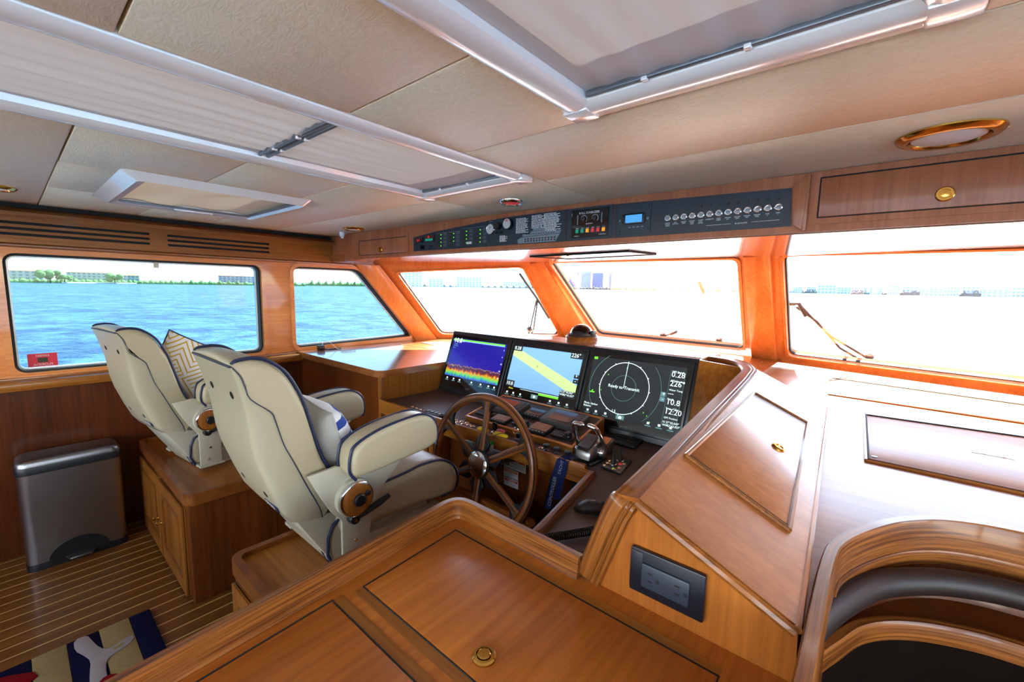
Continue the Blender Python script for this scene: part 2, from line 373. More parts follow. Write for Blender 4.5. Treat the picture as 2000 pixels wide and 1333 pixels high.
def tag(o, label=None, cat=None, group=None, kind=None):
    if label: o['label'] = label
    if cat: o['category'] = cat
    if group: o['group'] = group
    if kind: o['kind'] = kind
    return o
def root(name, label, cat, loc, group=None):
    e = bpy.data.objects.new(name, None); COL.objects.link(e); e.location = loc; e.empty_display_size = .05
    ORG[e.name] = Vector(loc); return tag(e, label, cat, group)
def struct(o): o['kind'] = 'structure'; return o
def copy_tree(o, parent=None):
    c = o.copy(); COL.objects.link(c); c.parent = parent
    for ch in [x for x in o.children]: copy_tree(ch, c)
    return c
def text(name, body, size, pos, xd, yd, mat, parent, align='LEFT', ext=.0003):
    cu = bpy.data.curves.new(name, 'FONT'); cu.body = body; cu.size = size; cu.align_x = align; cu.extrude = ext; cu.resolution_u = 2
    cu.materials.append(MATS[mat])
    tmp = bpy.data.objects.new(name, cu); me = bpy.data.meshes.new_from_object(tmp); me.name = name
    bpy.data.objects.remove(tmp); bpy.data.curves.remove(cu)
    if not me.materials: me.materials.append(MATS[mat])
    o = bpy.data.objects.new(name, me); COL.objects.link(o)
    xd = Vector(xd).normalized(); yd = Vector(yd).normalized(); zd = xd.cross(yd)
    m = Matrix.Identity(4)
    for i in range(3): m[i][0], m[i][1], m[i][2] = xd[i], yd[i], zd[i]
    off = ORG.get(parent.name, Vector()); p = Vector(pos)-off
    for i in range(3): m[i][3] = p[i]
    o.parent = parent; o.matrix_local = m; ORG[o.name] = off
    return o
def rrect(x0, x1, y0, y1, r, k=5):
    """rounded rectangle, 4k+4 points, anticlockwise from lower left"""
    out = []
    for cx, cy, a0 in ((x0+r, y0+r, 180), (x1-r, y0+r, 270), (x1-r, y1-r, 0), (x0+r, y1-r, 90)):
        for i in range(k+1):
            a = R(a0+90*i/k); out.append((cx+r*math.cos(a), cy+r*math.sin(a)))
    return out
def round_poly(pts, r, k=5):
    """round the corners of a 3D polygon"""
    out = []; n = len(pts); pts = [Vector(p) for p in pts]; rs = r if isinstance(r, (list, tuple)) else [r]*n
    for i in range(n):
        p, a, b = pts[i], pts[i-1], pts[(i+1) % n]
        da, db = (a-p).normalized(), (b-p).normalized(); q = rs[i]
        s_, e_ = p+da*q, p+db*q
        for j in range(k+1):
            t = j/k; out.append(s_.lerp(p, t).lerp(p.lerp(e_, t), t))
    return out
def corners_rep(pts, k=5):
    """each corner repeated k+1 times, to pair with round_poly"""
    return [Vector(p)+Vector((0, 0, 1e-5*j)) for p in pts for j in range(k+1)]
def offset_poly(pts2, d):
    """inset a closed 2D polygon by d (positive = inwards for anticlockwise)"""
    n = len(pts2); out = []
    for i in range(n):
        a, p, b = Vector(pts2[i-1]), Vector(pts2[i]), Vector(pts2[(i+1) % n])
        n1 = Vector((-(p-a).y, (p-a).x)); n2 = Vector((-(b-p).y, (b-p).x))
        if n1.length: n1.normalize()
        if n2.length: n2.normalize()
        m = (n1+n2); m = m.normalized() if m.length > 1e-6 else n1
        c = max(.45, m.dot(n1)); out.append(p+m*d/c)
    return out
def ccw(p):
    a = sum(p[i-1][0]*p[i][1]-p[i][0]*p[i-1][1] for i in range(len(p)))
    return p if a > 0 else p[::-1]
def smooth_poly(pts, it=2):
    for _ in range(it):
        q = []
        for i in range(len(pts)):
            a, b = Vector(pts[i]), Vector(pts[(i+1) % len(pts)]); q += [a*.75+b*.25, a*.25+b*.75]
        pts = q
    return [tuple(p) for p in pts]
def spline(pts, k=6):
    """Catmull-Rom through points"""
    P_ = [Vector(p) for p in pts]; P_ = [P_[0]*2-P_[1]]+P_+[P_[-1]*2-P_[-2]]; out = []
    for i in range(1, len(P_)-2):
        for j in range(k):
            t = j/k; a, b, c, d = P_[i-1:i+3]
            out.append(.5*((2*b)+(c-a)*t+(2*a-5*b+4*c-d)*t*t+(3*b-a-3*c+d)*t**3))
    out.append(P_[-2]); return out
def pillow_side(g, poly_yz, x0, x1, r, k=4):
    """cushion: side outline (y,z) swept in x with softly rounded edges"""
    p = ccw(poly_yz); rings = []
    for i in range(k+1):
        a = R(90*i/k); rings.append((x0+r*(1-math.sin(a)), r*(1-math.cos(a))*0+r*(1-math.sin(R(90*i/k)))*0))
    secs = []
    for i in range(k+1):
        a = R(90*i/k); secs.append((x0+r*(1-math.cos(a)), r*(1-math.sin(a))))
    secs += [(x0+x1-x, d) for x, d in secs[::-1]]
    rr = [[Vector((x, q[0], q[1])) for q in offset_poly(p, d)] for x, d in secs]
    g.loft(rr); return g

def rail_uv(o, secs):
    """grain runs along a lofted rail: u = metres along, v = metres across"""
    m = len(secs[0]); u = [0.0]
    for a, b in zip(secs[:-1], secs[1:]): u.append(u[-1]+(sum((Vector(q) for q in b), Vector())-sum((Vector(q) for q in a), Vector())).length/m)
    w = [0.0]
    for k in range(1, m): w.append(w[-1]+(Vector(secs[0][k])-Vector(secs[0][k-1])).length)
    lay = o.data.uv_layers.new(name='UVMap')
    for lp in o.data.loops: lay.data[lp.index].uv = (u[min(lp.vertex_index//m, len(u)-1)], w[lp.vertex_index % m])
    o.data.materials[0] = MATS['teak_rail']; return o

# ---------------------------------------------------------------- room shell
XL, XR, YA, ZC = -3.72, 2.35, -2.6, 2.02
# floor: teak planks with holly strips between them
fl = struct(G().box(XL-.1, XR+.1, YA-.1, 4.4, -.08, -.012).done('floor', 'joint_dark'))
pitch = .0805
pk = G().box(-.0365, .0365, YA, 2.1, -.012, 0, .0008, 1).done('plank', 'teak_floor', fl)
st = G().box(-.0032, .0032, YA, 2.1, -.012, -.0004).done('inlay_strip', 'holly', fl)
first = True; x = -3.68; i = 0
while x < 2.2:
    a = pk if first else pk.copy(); b = st if first else st.copy()
    if not first: COL.objects.link(a); COL.objects.link(b)
    a.location = (x, .13*(i % 3)-.13, 0); b.location = (x+pitch/2, 0, 0)
    first = False; x += pitch; i += 1

# left wall with two window openings
def yz(x, pts): return [Vector((x, p[0], p[1])) for p in pts]
W1HOLE = rrect(0.0, 1.31, 1.06, 1.745, .05)
W0HOLE = rrect(-1.75, -.30, 1.06, 1.745, .05)
w2c = [(1.555, 1.07), (2.74, 1.09), (2.15, 1.755), (1.555, 1.75)]
W2HOLE = [(p.y, p.z) for p in round_poly([Vector((0, *c)) for c in w2c], [.06, .05, .07, .06])]
wl_ = struct(G().plate(yz(XL-.09, [(YA, 0), (3.3, 0), (3.3, 1.02), (2.78, 1.5), (2.3, 2.08), (YA, 2.08)]), [yz(XL-.09, W0HOLE), yz(XL-.09, W1HOLE), yz(XL-.09, W2HOLE)], (.09, 0, 0)).done('wall_left', 'teak_frame_y'))
def loop_grow(h, d): return [tuple(p) for p in offset_poly(ccw(h), -d)]
win = {}
for n_, hole, tilt in ((1, W1HOLE, 0), (2, W2HOLE, 0), (3, W0HOLE, 0)):
    h = ccw(hole)
    wo = struct(G().ring(yz(XL-.005, loop_grow(h, .03)), yz(XL-.005, h), (.022, 0, 0)).done('window_%d' % n_, 'teak_frame_y'))
    G().ring(yz(XL-.065, loop_grow(h, .001)), yz(XL-.065, loop_grow(h, -.012)), (.05, 0, 0)).done('gasket', 'rubber', wo)
    G().ring(yz(XL-.085, loop_grow(h, .001)), yz(XL-.085, loop_grow(h, -.02)), (.02, 0, 0)).done('outer_frame', 'alu_white', wo)
    G().add(yz(XL-.07, loop_grow(h, -.011)), [list(range(len(h)))]).done('pane', 'tinted_glass', wo, smooth=False)
    win[n_] = wo
# panel below the windows, sill trim, crown with the air vents
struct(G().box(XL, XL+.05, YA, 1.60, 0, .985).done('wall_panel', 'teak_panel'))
struct(G().box(XL, XL+.115, YA, 1.57, .975, 1.03, .012).done('trim_1', 'teak_y'))
struct(G().box(XL, XL+.035, YA, 1.57, 1.025, 1.043, .006).done('trim_2', 'teak_gloss_y'))
crown = struct(G().prism([(XL, YA, 1.955), (XL+.11, YA, 1.945), (XL+.11, YA, 1.965), (XL+.07, YA, 1.985), (XL+.02, YA, 2.0), (XL, YA, 2.0)], (0, 2.05-YA, 0)).done('trim_3', 'teak_solid_y'))
struct(G().box(XL, XL+.03, YA, 2.08, 1.778, 1.80, .008).done('trim_4', 'teak_gloss_y'))
struct(G().box(XL, XL+.03, YA, 2.05, 1.995, 2.02).done('trim_5', 'joint_dark'))
VB = XL+.055
holes = []
for y0, y1 in ((-1.0, -.06), (0.0-.02, .64), (.73, 1.365)):
    for k in range(3):
        zc = 1.91-.031*k; holes.append(yz(XL+.03, rrect(y0, y1, zc-.0075, zc+.0075, .007, 3)))
vb = G().plate(yz(XL+.03, [(YA, 1.80), (2.05, 1.80), (2.05, 1.955), (YA, 1.955)]), holes, (.022, 0, 0)).done('vent_board', 'teak_y')
tag(vb, 'slotted teak air vent board above the long side window', 'vent board')
vbk = G().box(XL+.002, XL+.012, -1.05, 1.42, 1.83, 1.93).done('duct_back', 'rubber', vb)
# right and aft walls, mostly outside the picture, with openings sized to let in more daylight
rh = [rrect(-2.3, -.45, .85, 1.9, .05), rrect(-.3, 1.4, .85, 1.9, .05), rrect(1.55, 2.25, 1.06, 1.85, .05)]
struct(G().plate(yz(XR, [(YA, 0), (3.2, 0), (3.2, 2.08), (YA, 2.08)]), [yz(XR, h) for h in rh], (.09, 0, 0)).done('wall_right', 'teak_frame_y'))
def xz(y, pts): return [Vector((p[0], y, p[1])) for p in pts]
ah = [rrect(-3.4, -1.6, .9, 1.95, .02), rrect(-1.4, .3, .8, 1.95, .05), rrect(.5, 2.1, .8, 1.95, .05)]
struct(G().plate(xz(YA-.09, [(XL, 0), (XR, 0), (XR, 2.08), (XL, 2.08)]), [xz(YA-.09, h) for h in ah], (0, .09, 0)).done('wall_back', 'teak_frame_z'))

# windshield: three raked lights, pillars, sill and header
def facet(n_, inner, outer, depth, name_r=.05):
    inner = [Vector(p) for p in inner]; outer = [Vector(p) for p in outer]
    nrm = (inner[1]-inner[0]).cross(inner[3]-inner[0]).normalized()
    if nrm.dot(Vector((-1.2, 1.0, 1.5))-inner[0]) < 0: nrm = -nrm
    il = round_poly(inner, .055); ol = corners_rep(outer)
    wo = struct(G().ring([p-nrm*depth for p in ol], [p-nrm*depth for p in il], nrm*depth).done('window_%d' % n_, 'teak_frame_z'))
    c = sum(inner, Vector())/4
    il2 = [c+(p-c)*1.03 for p in il]
    G().ring(il2, il, nrm*.012).done('window_moulding', 'teak_frame_x', wo)
    G().ring([p-nrm*depth*.55 for p in il], [p-nrm*depth*.55+(c-p).normalized()*.010 for p in il], nrm*.02).done('gasket', 'rubber', wo)
    G().add([p-nrm*depth*.7 for p in il], [list(range(len(il)))]).done('pane', 'pane_glass', wo, smooth=False)
    return wo, nrm
f1, n1 = facet(4, [(-3.619, 3.058, 1.103), (-2.703, 3.987, 1.100), (-2.696, 3.300, 1.817), (-3.586, 2.474, 1.741)],
      [(-3.72, 2.99, 1.02), (-2.56, 4.165, 1.02), (-2.58, 3.35, 1.895), (-3.72, 2.28, 1.85)], .07)
f2, n2 = facet(5, [(-2.371, 4.291, 1.108), (-.907, 4.305, 1.095), (-.820, 3.460, 1.851), (-2.465, 3.445, 1.864)],
      [(-2.56, 4.385, 1.02), (-.70, 4.385, 1.02), (-.70, 3.41, 1.90), (-2.58, 3.41, 1.90)], .07)
f3, n3 = facet(6, [(-.541, 4.172, 1.10), (.95, 3.803, 1.10), (.75, 3.25, 1.840), (-.548, 3.55, 1.870)],
      [(-.70, 4.30, 1.02), (1.15, 3.82, 1.02), (.93, 3.16, 1.885), (-.70, 3.53, 1.905)], .07)
f4, n4 = facet(7, [(1.2, 3.62, 1.10), (2.2, 2.75, 1.10), (1.9, 2.45, 1.82), (1.0, 3.12, 1.84)],
      [(1.15, 3.82, 1.02), (2.42, 2.7, 1.02), (2.1, 2.25, 1.885), (.93, 3.16, 1.885)], .07)
# pillars over the joints
def pillar(name, bl, br, tl, tr, nrm, d):
    p = [Vector(q) for q in (bl, br, tr, tl)]
    return struct(G().prism(p, nrm*d, bev=.006).done(name, 'teak_frame_z'))
pillar('trim_6', (-2.645, 4.10, 1.02), (-2.47, 4.36, 1.02), (-2.655, 3.35, 1.875), (-2.52, 3.40, 1.885), (n1+n2).normalized(), .035)
pillar('trim_7', (-.83, 4.36, 1.02), (-.625, 4.29, 1.02), (-.765, 3.42, 1.89), (-.62, 3.52, 1.90), (n2+n3).normalized(), .05)
# corner post by the side window
struct(G().prism([Vector(q) for q in ((-3.72, 2.80, 1.04), (-3.66, 3.03, 1.04), (-3.66, 2.33, 1.80), (-3.72, 2.12, 1.80))], (.035, -.02, 0), bev=.006).done('trim_8', 'teak_frame_z'))
# soffit between overhead locker and windshield, with a flush hatch
def sz(y): return 1.815+(y-1.86)*.030
sof = struct(G().plate([Vector((*q, sz(q[1]))) for q in ((-3.72, 1.86), (XR, 1.86), (2.1, 2.3), (.93, 3.2), (-.70, 3.57), (-.70, 3.45), (-2.58, 3.45), (-3.72, 2.30))], [], (0, 0, .05)).done('wall_soffit', 'teak_gloss_x'))
sh = root('soffit_hatch', 'flush glossy hatch in the soffit above the middle windshield', 'hatch', (-1.47, 2.5, 1.84))
shx = [(-1.86, 2.36), (-1.09, 2.26), (-1.09, 2.64), (-1.83, 2.80)]; shx = [Vector((*q, sz(q[1])-.0005)) for q in shx]
G().prism(shx, (0, 0, -.005)).done('lid', 'teak_gloss_x', sh)
for q0, q1 in zip(shx, shx[1:]+shx[:1]): G().tube([q0-Vector((0, 0, .004)), q1-Vector((0, 0, .004))], .007, 6).done('edge_gap', 'joint_dark', sh)
G().lathe((-1.55, 2.36, 1.822), (0, 0, -1), [(.012, 0), (.012, .004), (.006, .007)], 14).done('latch', 'brass', sh)
# roof, exterior brow
def slab(name, rects, z0, z1, mat):
    g = G()
    for x0, x1, y0, y1 in rects: g.box(x0, x1, y0, y1, z0, z1)
    return struct(g.done(name, mat))
H1 = (-.545, .015, -.42, .875)      # clear openings of the two big ceiling hatches
H2 = (-1.625, -1.12, -.75, 1.265)
SK = (-2.93, -2.28, .40, .96)
slab('roof', [(XL-.3, SK[0], YA-.3, 2.0), (SK[0], SK[1], YA-.3, SK[2]), (SK[0], SK[1], SK[3], 2.0), (SK[1], H2[0], YA-.3, 2.0),
              (H2[0], H2[1], YA-.3, H2[2]), (H2[0], H2[1], H2[3], 2.0), (H2[1], H1[0], YA-.3, 2.0), (H1[0], H1[1], YA-.3, H1[2]), (H1[0], H1[1], H1[3], 2.0),
              (H1[1], XR+.3, YA-.3, 2.0)], 2.06, 2.14, 'roof_white')
struct(G().prism([Vector(q) for q in ((XL-.25, 2.0, 2.06), (XR+.2, 2.0, 2.06), (XR, 2.9, 2.06), (1.2, 3.75, 2.06), (-.7, 4.05, 2.06), (-2.7, 4.0, 2.06), (-3.9, 2.8, 2.06))], (0, 0, .08)).done('roof_brow', 'roof_white'))
# white decks added outside, below the line of sight, to throw daylight up to the ceiling
struct(G().plate([Vector((*q, .22)) for q in ((-3.95, 2.9), (-2.7, 4.45), (-.7, 4.48), (1.2, 4.05), (2.6, 2.9), (3.0, 3.2), (2.4, 6.5), (.6, 9.6), (-1.9, 9.6), (-3.8, 6.5), (-4.2, 3.2))], [], (0, 0, .06)).done('added_foredeck', 'white_gel'))
struct(G().box(XL-.3, XR+.5, YA-5.0, YA-.1, -.1, -.02).done('added_aft_deck', 'white_gel'))
struct(G().box(XR+.1, XR+1.0, YA-.1, 3.0, -.1, -.02).done('added_side_deck', 'white_gel'))
# ceiling: vinyl panels with open joints
ce = struct(G().box(XL, XL+.02, YA, 2.0, 2.045, 2.06).done('ceiling', 'joint_dark'))
ysm = [YA, -1.3, -.35, .157, .583, .972, 1.40, 1.90]
def panel(x0, x1, y0, y1, g=.0022):
    G().box(x0+g, x1-g, y0+g, y1-g, ZC, 2.062, .004, 2).done('ceiling_panel', 'ceiling_vinyl', ce)
for a, b in zip(ysm[:-1], ysm[1:]):
    for lo, hi in ((XL+.03, -1.68), (-1.04, -.60), (.075, 1.2), (1.2, XR)):
        if lo == XL+.03 and a in (.583,): 
            panel(lo, SK[0], a, b); panel(SK[1], hi, a, b); panel(SK[0], SK[1], SK[3], b, .0)
        elif lo == XL+.03 and a == .157:
            panel(lo, SK[0], a, b); panel(SK[1], hi, a, b); panel(SK[0], SK[1], a, SK[2], .0)
        elif a == 1.40 or (a == .972 and lo > -1.5): continue
        else: panel(lo, hi, a, b)
panel(XL+.03, -1.68, 1.40, 1.90); panel(-1.68, -1.04, 1.33, 1.90); panel(-1.04, XR, 1.40, 1.90)
panel(-1.04, XR, .972, 1.40); panel(-.60, .075, .94, .970, 0); panel(-.60, .075, YA, -.5); panel(-1.68, -1.04, YA, -.85)

# ---------------------------------------------------------------- ceiling fittings
def hatch(name, label, x0, x1, y0, y1, splits, pleat):
    """aluminium hatch frame with pleated shades and the tinted glass above"""
    t = root(name, label, 'ceiling hatch', ((x0+x1)/2, (y0+y1)/2, ZC))
    w = .075
    def rail(a, b, c, d, ax):
        # rounded aluminium profile
        prof = [(0, 0), (.004, -.008), (.016, -.015), (.040, -.017), (.060, -.013), (.070, -.004), (w, .02), (0, .02)]
        g = G()
        if ax == 'y':
            lo, hi = (a, b)
            pts = [Vector((c+(q if d > 0 else -q), lo, ZC+r_)) for q, r_ in prof]; g.prism(pts, (0, hi-lo, 0))
        else:
            pts = [Vector((a, c+(q if d > 0 else -q), ZC+r_)) for q, r_ in prof]; g.prism(pts, (b-a, 0, 0))
        return g.done('frame_rail', 'alu_white', t)
    rail(y0, y1, x0, 1, 'y'); rail(y0, y1, x1, -1, 'y'); rail(x0, x1, y1, -1, 'x'); rail(x0, x1, y0, 1, 'x')
    for cx, cy in ((x0, y1), (x1, y1), (x0, y0), (x1, y0)):
        sx, sy = (1 if cx == x0 else -1), (1 if cy == y0 else -1)
        G().box(min(cx-.002*sx, cx+.062*sx), max(cx-.002*sx, cx+.062*sx), min(cy-.002*sy, cy+.062*sy), max(cy-.002*sy, cy+.062*sy), ZC-.0185, ZC+.01, .005).done('corner_block', 'alu_white', t)
    ix0, ix1, iy0, iy1 = x0+w, x1-w, y0+w, y1-w
    ys = [iy0]+splits+[iy1]
    for k in range(len(ys)-1):
        a, b = ys[k]+(.012 if k else 0), ys[k+1]-(.012 if k < len(ys)-2 else .006)
        nx, ny = 61, 40; g = G(); v = []; f = []
        for j in range(ny):
            for i_ in range(nx):
                u, s_ = i_/(nx-1), j/(ny-1)
                amp = pleat(k, s_)
                z = ZC+.010+amp*math.sin(u*math.pi*2*7.5+.8*math.sin(5*s_))*.5+amp*.3*math.sin(u*31+3*s_) - .006*math.sin(math.pi*u)
                v.append((ix0+u*(ix1-ix0), a+s_*(b-a), z))
        for j in range(ny-1):
            for i_ in range(nx-1): q = j*nx+i_; f.append([q, q+1, q+nx+1, q+nx])
        g.add(v, f); g.done('blind', 'blind_grey', t, ang=80)
        for e, s_ in ((a, 1), (b, -1)):
            if abs(e-iy0) > .02 and abs(e-iy1) > .02 or True:
                G().box(ix0, ix1, e-.005, e+.005, ZC-.002, ZC+.012, .002).done('blind_bar', 'alu_white' if 0 else 'alu_grey', t)
                for fx in (.25, .6):
                    xx = ix0+(ix1-ix0)*fx
                    G().box(xx-.006, xx+.006, e-.007, e+.007, ZC-.006, ZC+.002, .002).done('pull_clip', 'alu_white', t)
    G().box(ix0-.01, ix1+.01, iy0-.01, iy1+.01, 2.12, 2.128).done('hatch_glass', 'hatch_glass', t)
    g = G()
    g.ring([Vector((a, b, ZC+.018)) for a, b in rrect(x0+.02, x1-.02, y0+.02, y1-.02, .01, 2)], [Vector((a, b, ZC+.018)) for a, b in rrect(ix0-.005, ix1+.005, iy0-.005, iy1+.005, .01, 2)], (0, 0, .12))
    g.done('liner', 'alu_grey', t)
    return t
hatch('ceiling_hatch', 'long ceiling hatch with two ribbed grey shades above the helm chairs', -1.672, -1.043, -.83, 1.325, [.59], lambda k, s: (.008*(s**2)+.0012) if k == 0 else (.008*(1-s)**2+.001))
hatch('ceiling_hatch', 'wide ceiling hatch with one grey shade at the top right of the view', -.602, .072, -.5, .935, [], lambda k, s: .002+.001*s)
# small skylight
t = root('skylight', 'small white framed skylight with a beige shade near the side wall', 'skylight', (-2.62, .68, ZC))
o_ = rrect(-3.06, -2.20, .315, 1.035, .03, 4); m_ = rrect(-2.985, -2.225, .365, 1.005, .03, 4); in_ = rrect(-2.93, -2.26, .40, .985, .015, 4)
v = [Vector((a, b, ZC)) for a, b in o_]; m2 = [Vector((a, b, ZC-.032)) for a, b in m_]; i2 = [Vector((a, b, ZC-.020)) for a, b in in_]; i3 = [Vector((a, b, ZC+.02)) for a, b in in_]
G().loft([v, m2, i2, i3], cap=False).done('frame', 'alu_white', t)
nx = 30; vv = []; ff = []
for j in range(nx):
    for i_ in range(nx):
        u, s_ = i_/(nx-1), j/(nx-1)
        z = ZC-.012+.006*math.sin(9*u+4*s_+2*math.sin(6*s_))*math.sin(math.pi*s_)+.004*math.sin(17*s_-3*u)
        vv.append((-2.932+u*.675, .398+s_*.590, z))
for j in range(nx-1):
    for i_ in range(nx-1): q = j*nx+i_; ff.append([q, q+1, q+nx+1, q+nx])
G().add(vv, ff).done('blind', 'blind_beige', t, ang=80)
G().box(-2.935, -2.915, .40, .985, ZC-.026, ZC-.016, .003).done('blind_bar', 'alu_grey', t)
G().box(-2.93, -2.27, .966, .984, ZC-.024, ZC-.014, .003).done('blind_bar', 'alu_grey', t)
G().prism([Vector((-2.925, y, ZC-.022)) for y in (.62, .80)]+[Vector((-2.955, y, ZC-.022)) for y in (.77, .65)], (0, 0, -.014), bev=.003).done('pull_handle', 'alu_white', t)
G().box(-2.94, -2.27, .39, .97, 2.12, 2.126).done('skylight_glass', 'hatch_glass', t)
# lamps: brass bezels with a lens
def lamp(label, x, y, r, ring_m, lens_m, power=0, group=None):
    t = root('downlight', label, 'ceiling light', (x, y, ZC), group)
    G().lathe((x, y, ZC), (0, 0, -1), [(r, -.001), (r, .004), (r*.93, .011), (r*.84, .015), (r*.76, .014), (r*.71, .008), (r*.70, .0)], 40).done('bezel', ring_m, t)
    G().lathe((x, y, ZC-.003), (0, 0, -1), [(.001, .0), (r*.70, .0), (r*.68, .006), (r*.45, .010), (.001, .011)], 32).done('lens', lens_m, t)
    if power:
        ld = bpy.data.lights.new('lamp_light', 'AREA'); ld.shape = 'DISK'; ld.size = r*1.1; ld.energy = power; ld.color = (1, .90, .76); ld.spread = R(170)
        lo = bpy.data.objects.new('lamp_light', ld); COL.objects.link(lo); lo.parent = t; lo.location = (0, 0, -.02)
    return t
LP = 0
lamp('large polished brass ceiling light with a white lens above the overhead lockers', .092, 1.612, .105, 'brass', 'lamp_lens', LP)
lamp('small brass downlight in the ceiling corner beside the side wall', -2.98, 1.69, .075, 'brass', 'lamp_lens', LP)
lamp('small chrome downlight with a red rim in the middle of the ceiling', -1.39, 1.61, .062, 'chrome', 'lens_red', 0)
lamp('brass downlight at the left edge of the ceiling', -3.13, .0, .075, 'brass', 'lamp_lens', LP)
t = root('motion_sensor', 'tiny white sensor on the ceiling at the end of the overhead locker', 'sensor', (-3.28, 1.76, ZC))
G().lathe((-3.28, 1.76, ZC), (0, 0, -1), [(.02, 0), (.02, .03), (.014, .034), (.001, .035)], 18).done('body', 'white_gel', t)
G().lathe((-3.28, 1.76, ZC-.034), (0, 0, -1), [(.012, 0), (.011, .012), (.001, .016)], 16).done('lens', 'lamp_lens', t)

# ---------------------------------------------------------------- overhead locker and its instrument panels
YF = 1.83
t = root('overhead_locker', 'long teak overhead locker above the windshield', 'cabinet', (-.5, YF, 1.82))
G().prism([Vector(q) for q in ((-3.32, YF, 1.818), (-3.32, YF, 2.018), (-3.32, 2.0, 2.018), (-3.32, 2.0, 1.83))], (5.6, 0, 0)).done('body', 'teak_overhead', t)
G().box(-3.40, -3.30, YF+.012, 1.98, 1.80, 2.018, .004).done('end_post', 'teak_overhead', t)
G().box(-3.70, -3.39, YF+.05, 1.98, 1.80, 2.018, .004).done('end_filler', 'teak_overhead', t)
def door(parent, x0, x1, z0, z1, knobx, knobz):
    G().ring(xz(YF-.005, rrect(x0-.022, x1+.022, z0-.02, z1+.02, .004, 2)), xz(YF-.005, rrect(x0, x1, z0, z1, .003, 2)), (0, .006, 0)).done('door_moulding', 'teak_overhead', parent)
    d = G().box(x0+.004, x1-.004, YF-.003, YF+.004, z0+.004, z1-.004, .002).done('door', 'teak_overhead', parent)
    G().lathe((knobx, YF-.003, knobz), (0, -1, 0), [(.022, 0), (.022, .003), (.019, .006), (.014, .006), (.013, .002), (.010, .002), (.009, .006), (.001, .007)], 26).done('knob', 'brass', d)
    G().ring(xz(YF-.0022, rrect(x0, x1, z0, z1, .003, 2)), xz(YF-.0022, rrect(x0+.004, x1-.004, z0+.004, z1-.004, .003, 2)), (0, .004, 0)).done('door_gap', 'joint_dark', parent)
door(t, -3.15, -2.53, 1.836, 1.95, -2.85, 1.871)
door(t, -.195, .62, 1.862, 1.998, .114, 1.905)
door(t, .72, 1.5, 1.862, 1.998, .95, 1.905)
# mitred teak frame end beside the black panel
G().prism([Vector(q) for q in ((-.262, YF, 1.845), (-.235, YF, 1.825), (-.225, YF, 2.01), (-.272, YF, 1.978))], (0, -.012, 0), bev=.002).done('frame_end', 'teak_overhead', t)
G().box(-.235, -.222, YF-.010, YF, 1.822, 2.014, .002).done('frame_stile', 'teak_overhead', t)
# black instrument panel
YP = YF-.004
ip = root('overhead_instruments', 'long black overhead instrument panel with gauges switches and labels', 'instrument panel', (-1.36, YP, 1.84))
def pp(x, z, y=YP): return Vector((x, y, z))
def splate(name, pts, mat='panel_black', d=.006): return G().prism([pp(*q) for q in pts], (0, d, 0)).done(name, mat, ip)
splate('alarm_plate', [(-2.448, 1.842), (-1.765, 1.842), (-1.765, 1.985), (-1.985, 1.972), (-2.226, 1.958), (-2.452, 1.934)])
splate('gauge_plate', [(-1.761, 1.842), (-1.215, 1.842), (-1.215, 1.996), (-1.576, 1.994), (-1.761, 1.986)])
splate('stabilizer_plate', [(-1.211, 1.842), (-.965, 1.842), (-.965, 1.994), (-1.211, 1.996)])
splate('switch_plate', [(-.961, 1.842), (-.268, 1.842), (-.276, 1.974), (-.961, 1.992)], 'panel_navy')
def bump_round(name, x, z, prof, mat, seg=18, y=YP, par=None): return G().lathe((x, y, z), (0, -1, 0), prof, seg).done(name, mat, par or ip)
def flat(name, x0, x1, z0, z1, mat, d=.001, y=YP, par=None): return G().box(x0, x1, y-d, y+.001, z0, z1).done(name, mat, par or ip)
# meters at the left end
flat('meter_bezel', -2.425, -2.345, 1.896, 1.930, 'black_gloss', .006); flat('meter_display', -2.418, -2.36, 1.90, 1.924, 'glow_red' if 0 else 'black_gloss', .007)
text('meter_digits', '2A1', .02, (-2.405, YP-.0085, 1.904), (1, 0, 0), (0, 0, 1), 'glow_red', ip)
flat('meter_bezel', -2.325, -2.225, 1.896, 1.940, 'black_gloss', .006); flat('meter_display', -2.315, -2.24, 1.902, 1.917, 'lens_green', .007)
text('meter_digits', '48', .02, (-2.29, YP-.0085, 1.920), (1, 0, 0), (0, 0, 1), 'glow_red', ip)
flat('toggle_plate', -2.365, -2.33, 1.850, 1.876, 'black_gloss', .008); bump_round('knob', -2.265, 1.868, [(.008, 0), (.008, .008), (.006, .010), (.001, .010)], 'black_plastic')
g = G()
for cx in (-2.18, -2.06, -1.945, -1.83):
    g.box(cx-.03, cx+.075, YP-.0007, YP, 1.9565 if cx > -2 else 1.944, 1.958 if cx > -2 else 1.9455)
    for k in range(4):
        z = 1.94-.023*k-(.006 if cx < -2 else 0)
        for q in range(3): g.box(cx+.038, cx+.072-.006*(q % 2), YP-.0007, YP, z-.006+q*.006, z-.0045+q*.006)
tag(g.done('legend_lines', 'grey_print', ip), kind='stuff')
for i_, cx in enumerate((-2.18, -2.06, -1.945, -1.83)):
    for k in range(4):
        z = 1.94-.023*k-(.006 if cx < -2 else 0)
        bump_round('switch', cx-.012, z, [(.005, 0), (.004, .006), (.001, .006)], 'switch_red', 8)
        flat('switch_body', cx-.004, cx+.006, z-.003, z+.003, 'black_plastic', .004)
        if not (i_ == 1 and k == 3): bump_round('pilot_light', cx+.016, z, [(.0036, 0), (.003, .003), (.001, .004)], 'glow_green', 8)
flat('name_tag', -1.925, -1.885, 1.863, 1.877, 'label_white', .0015)
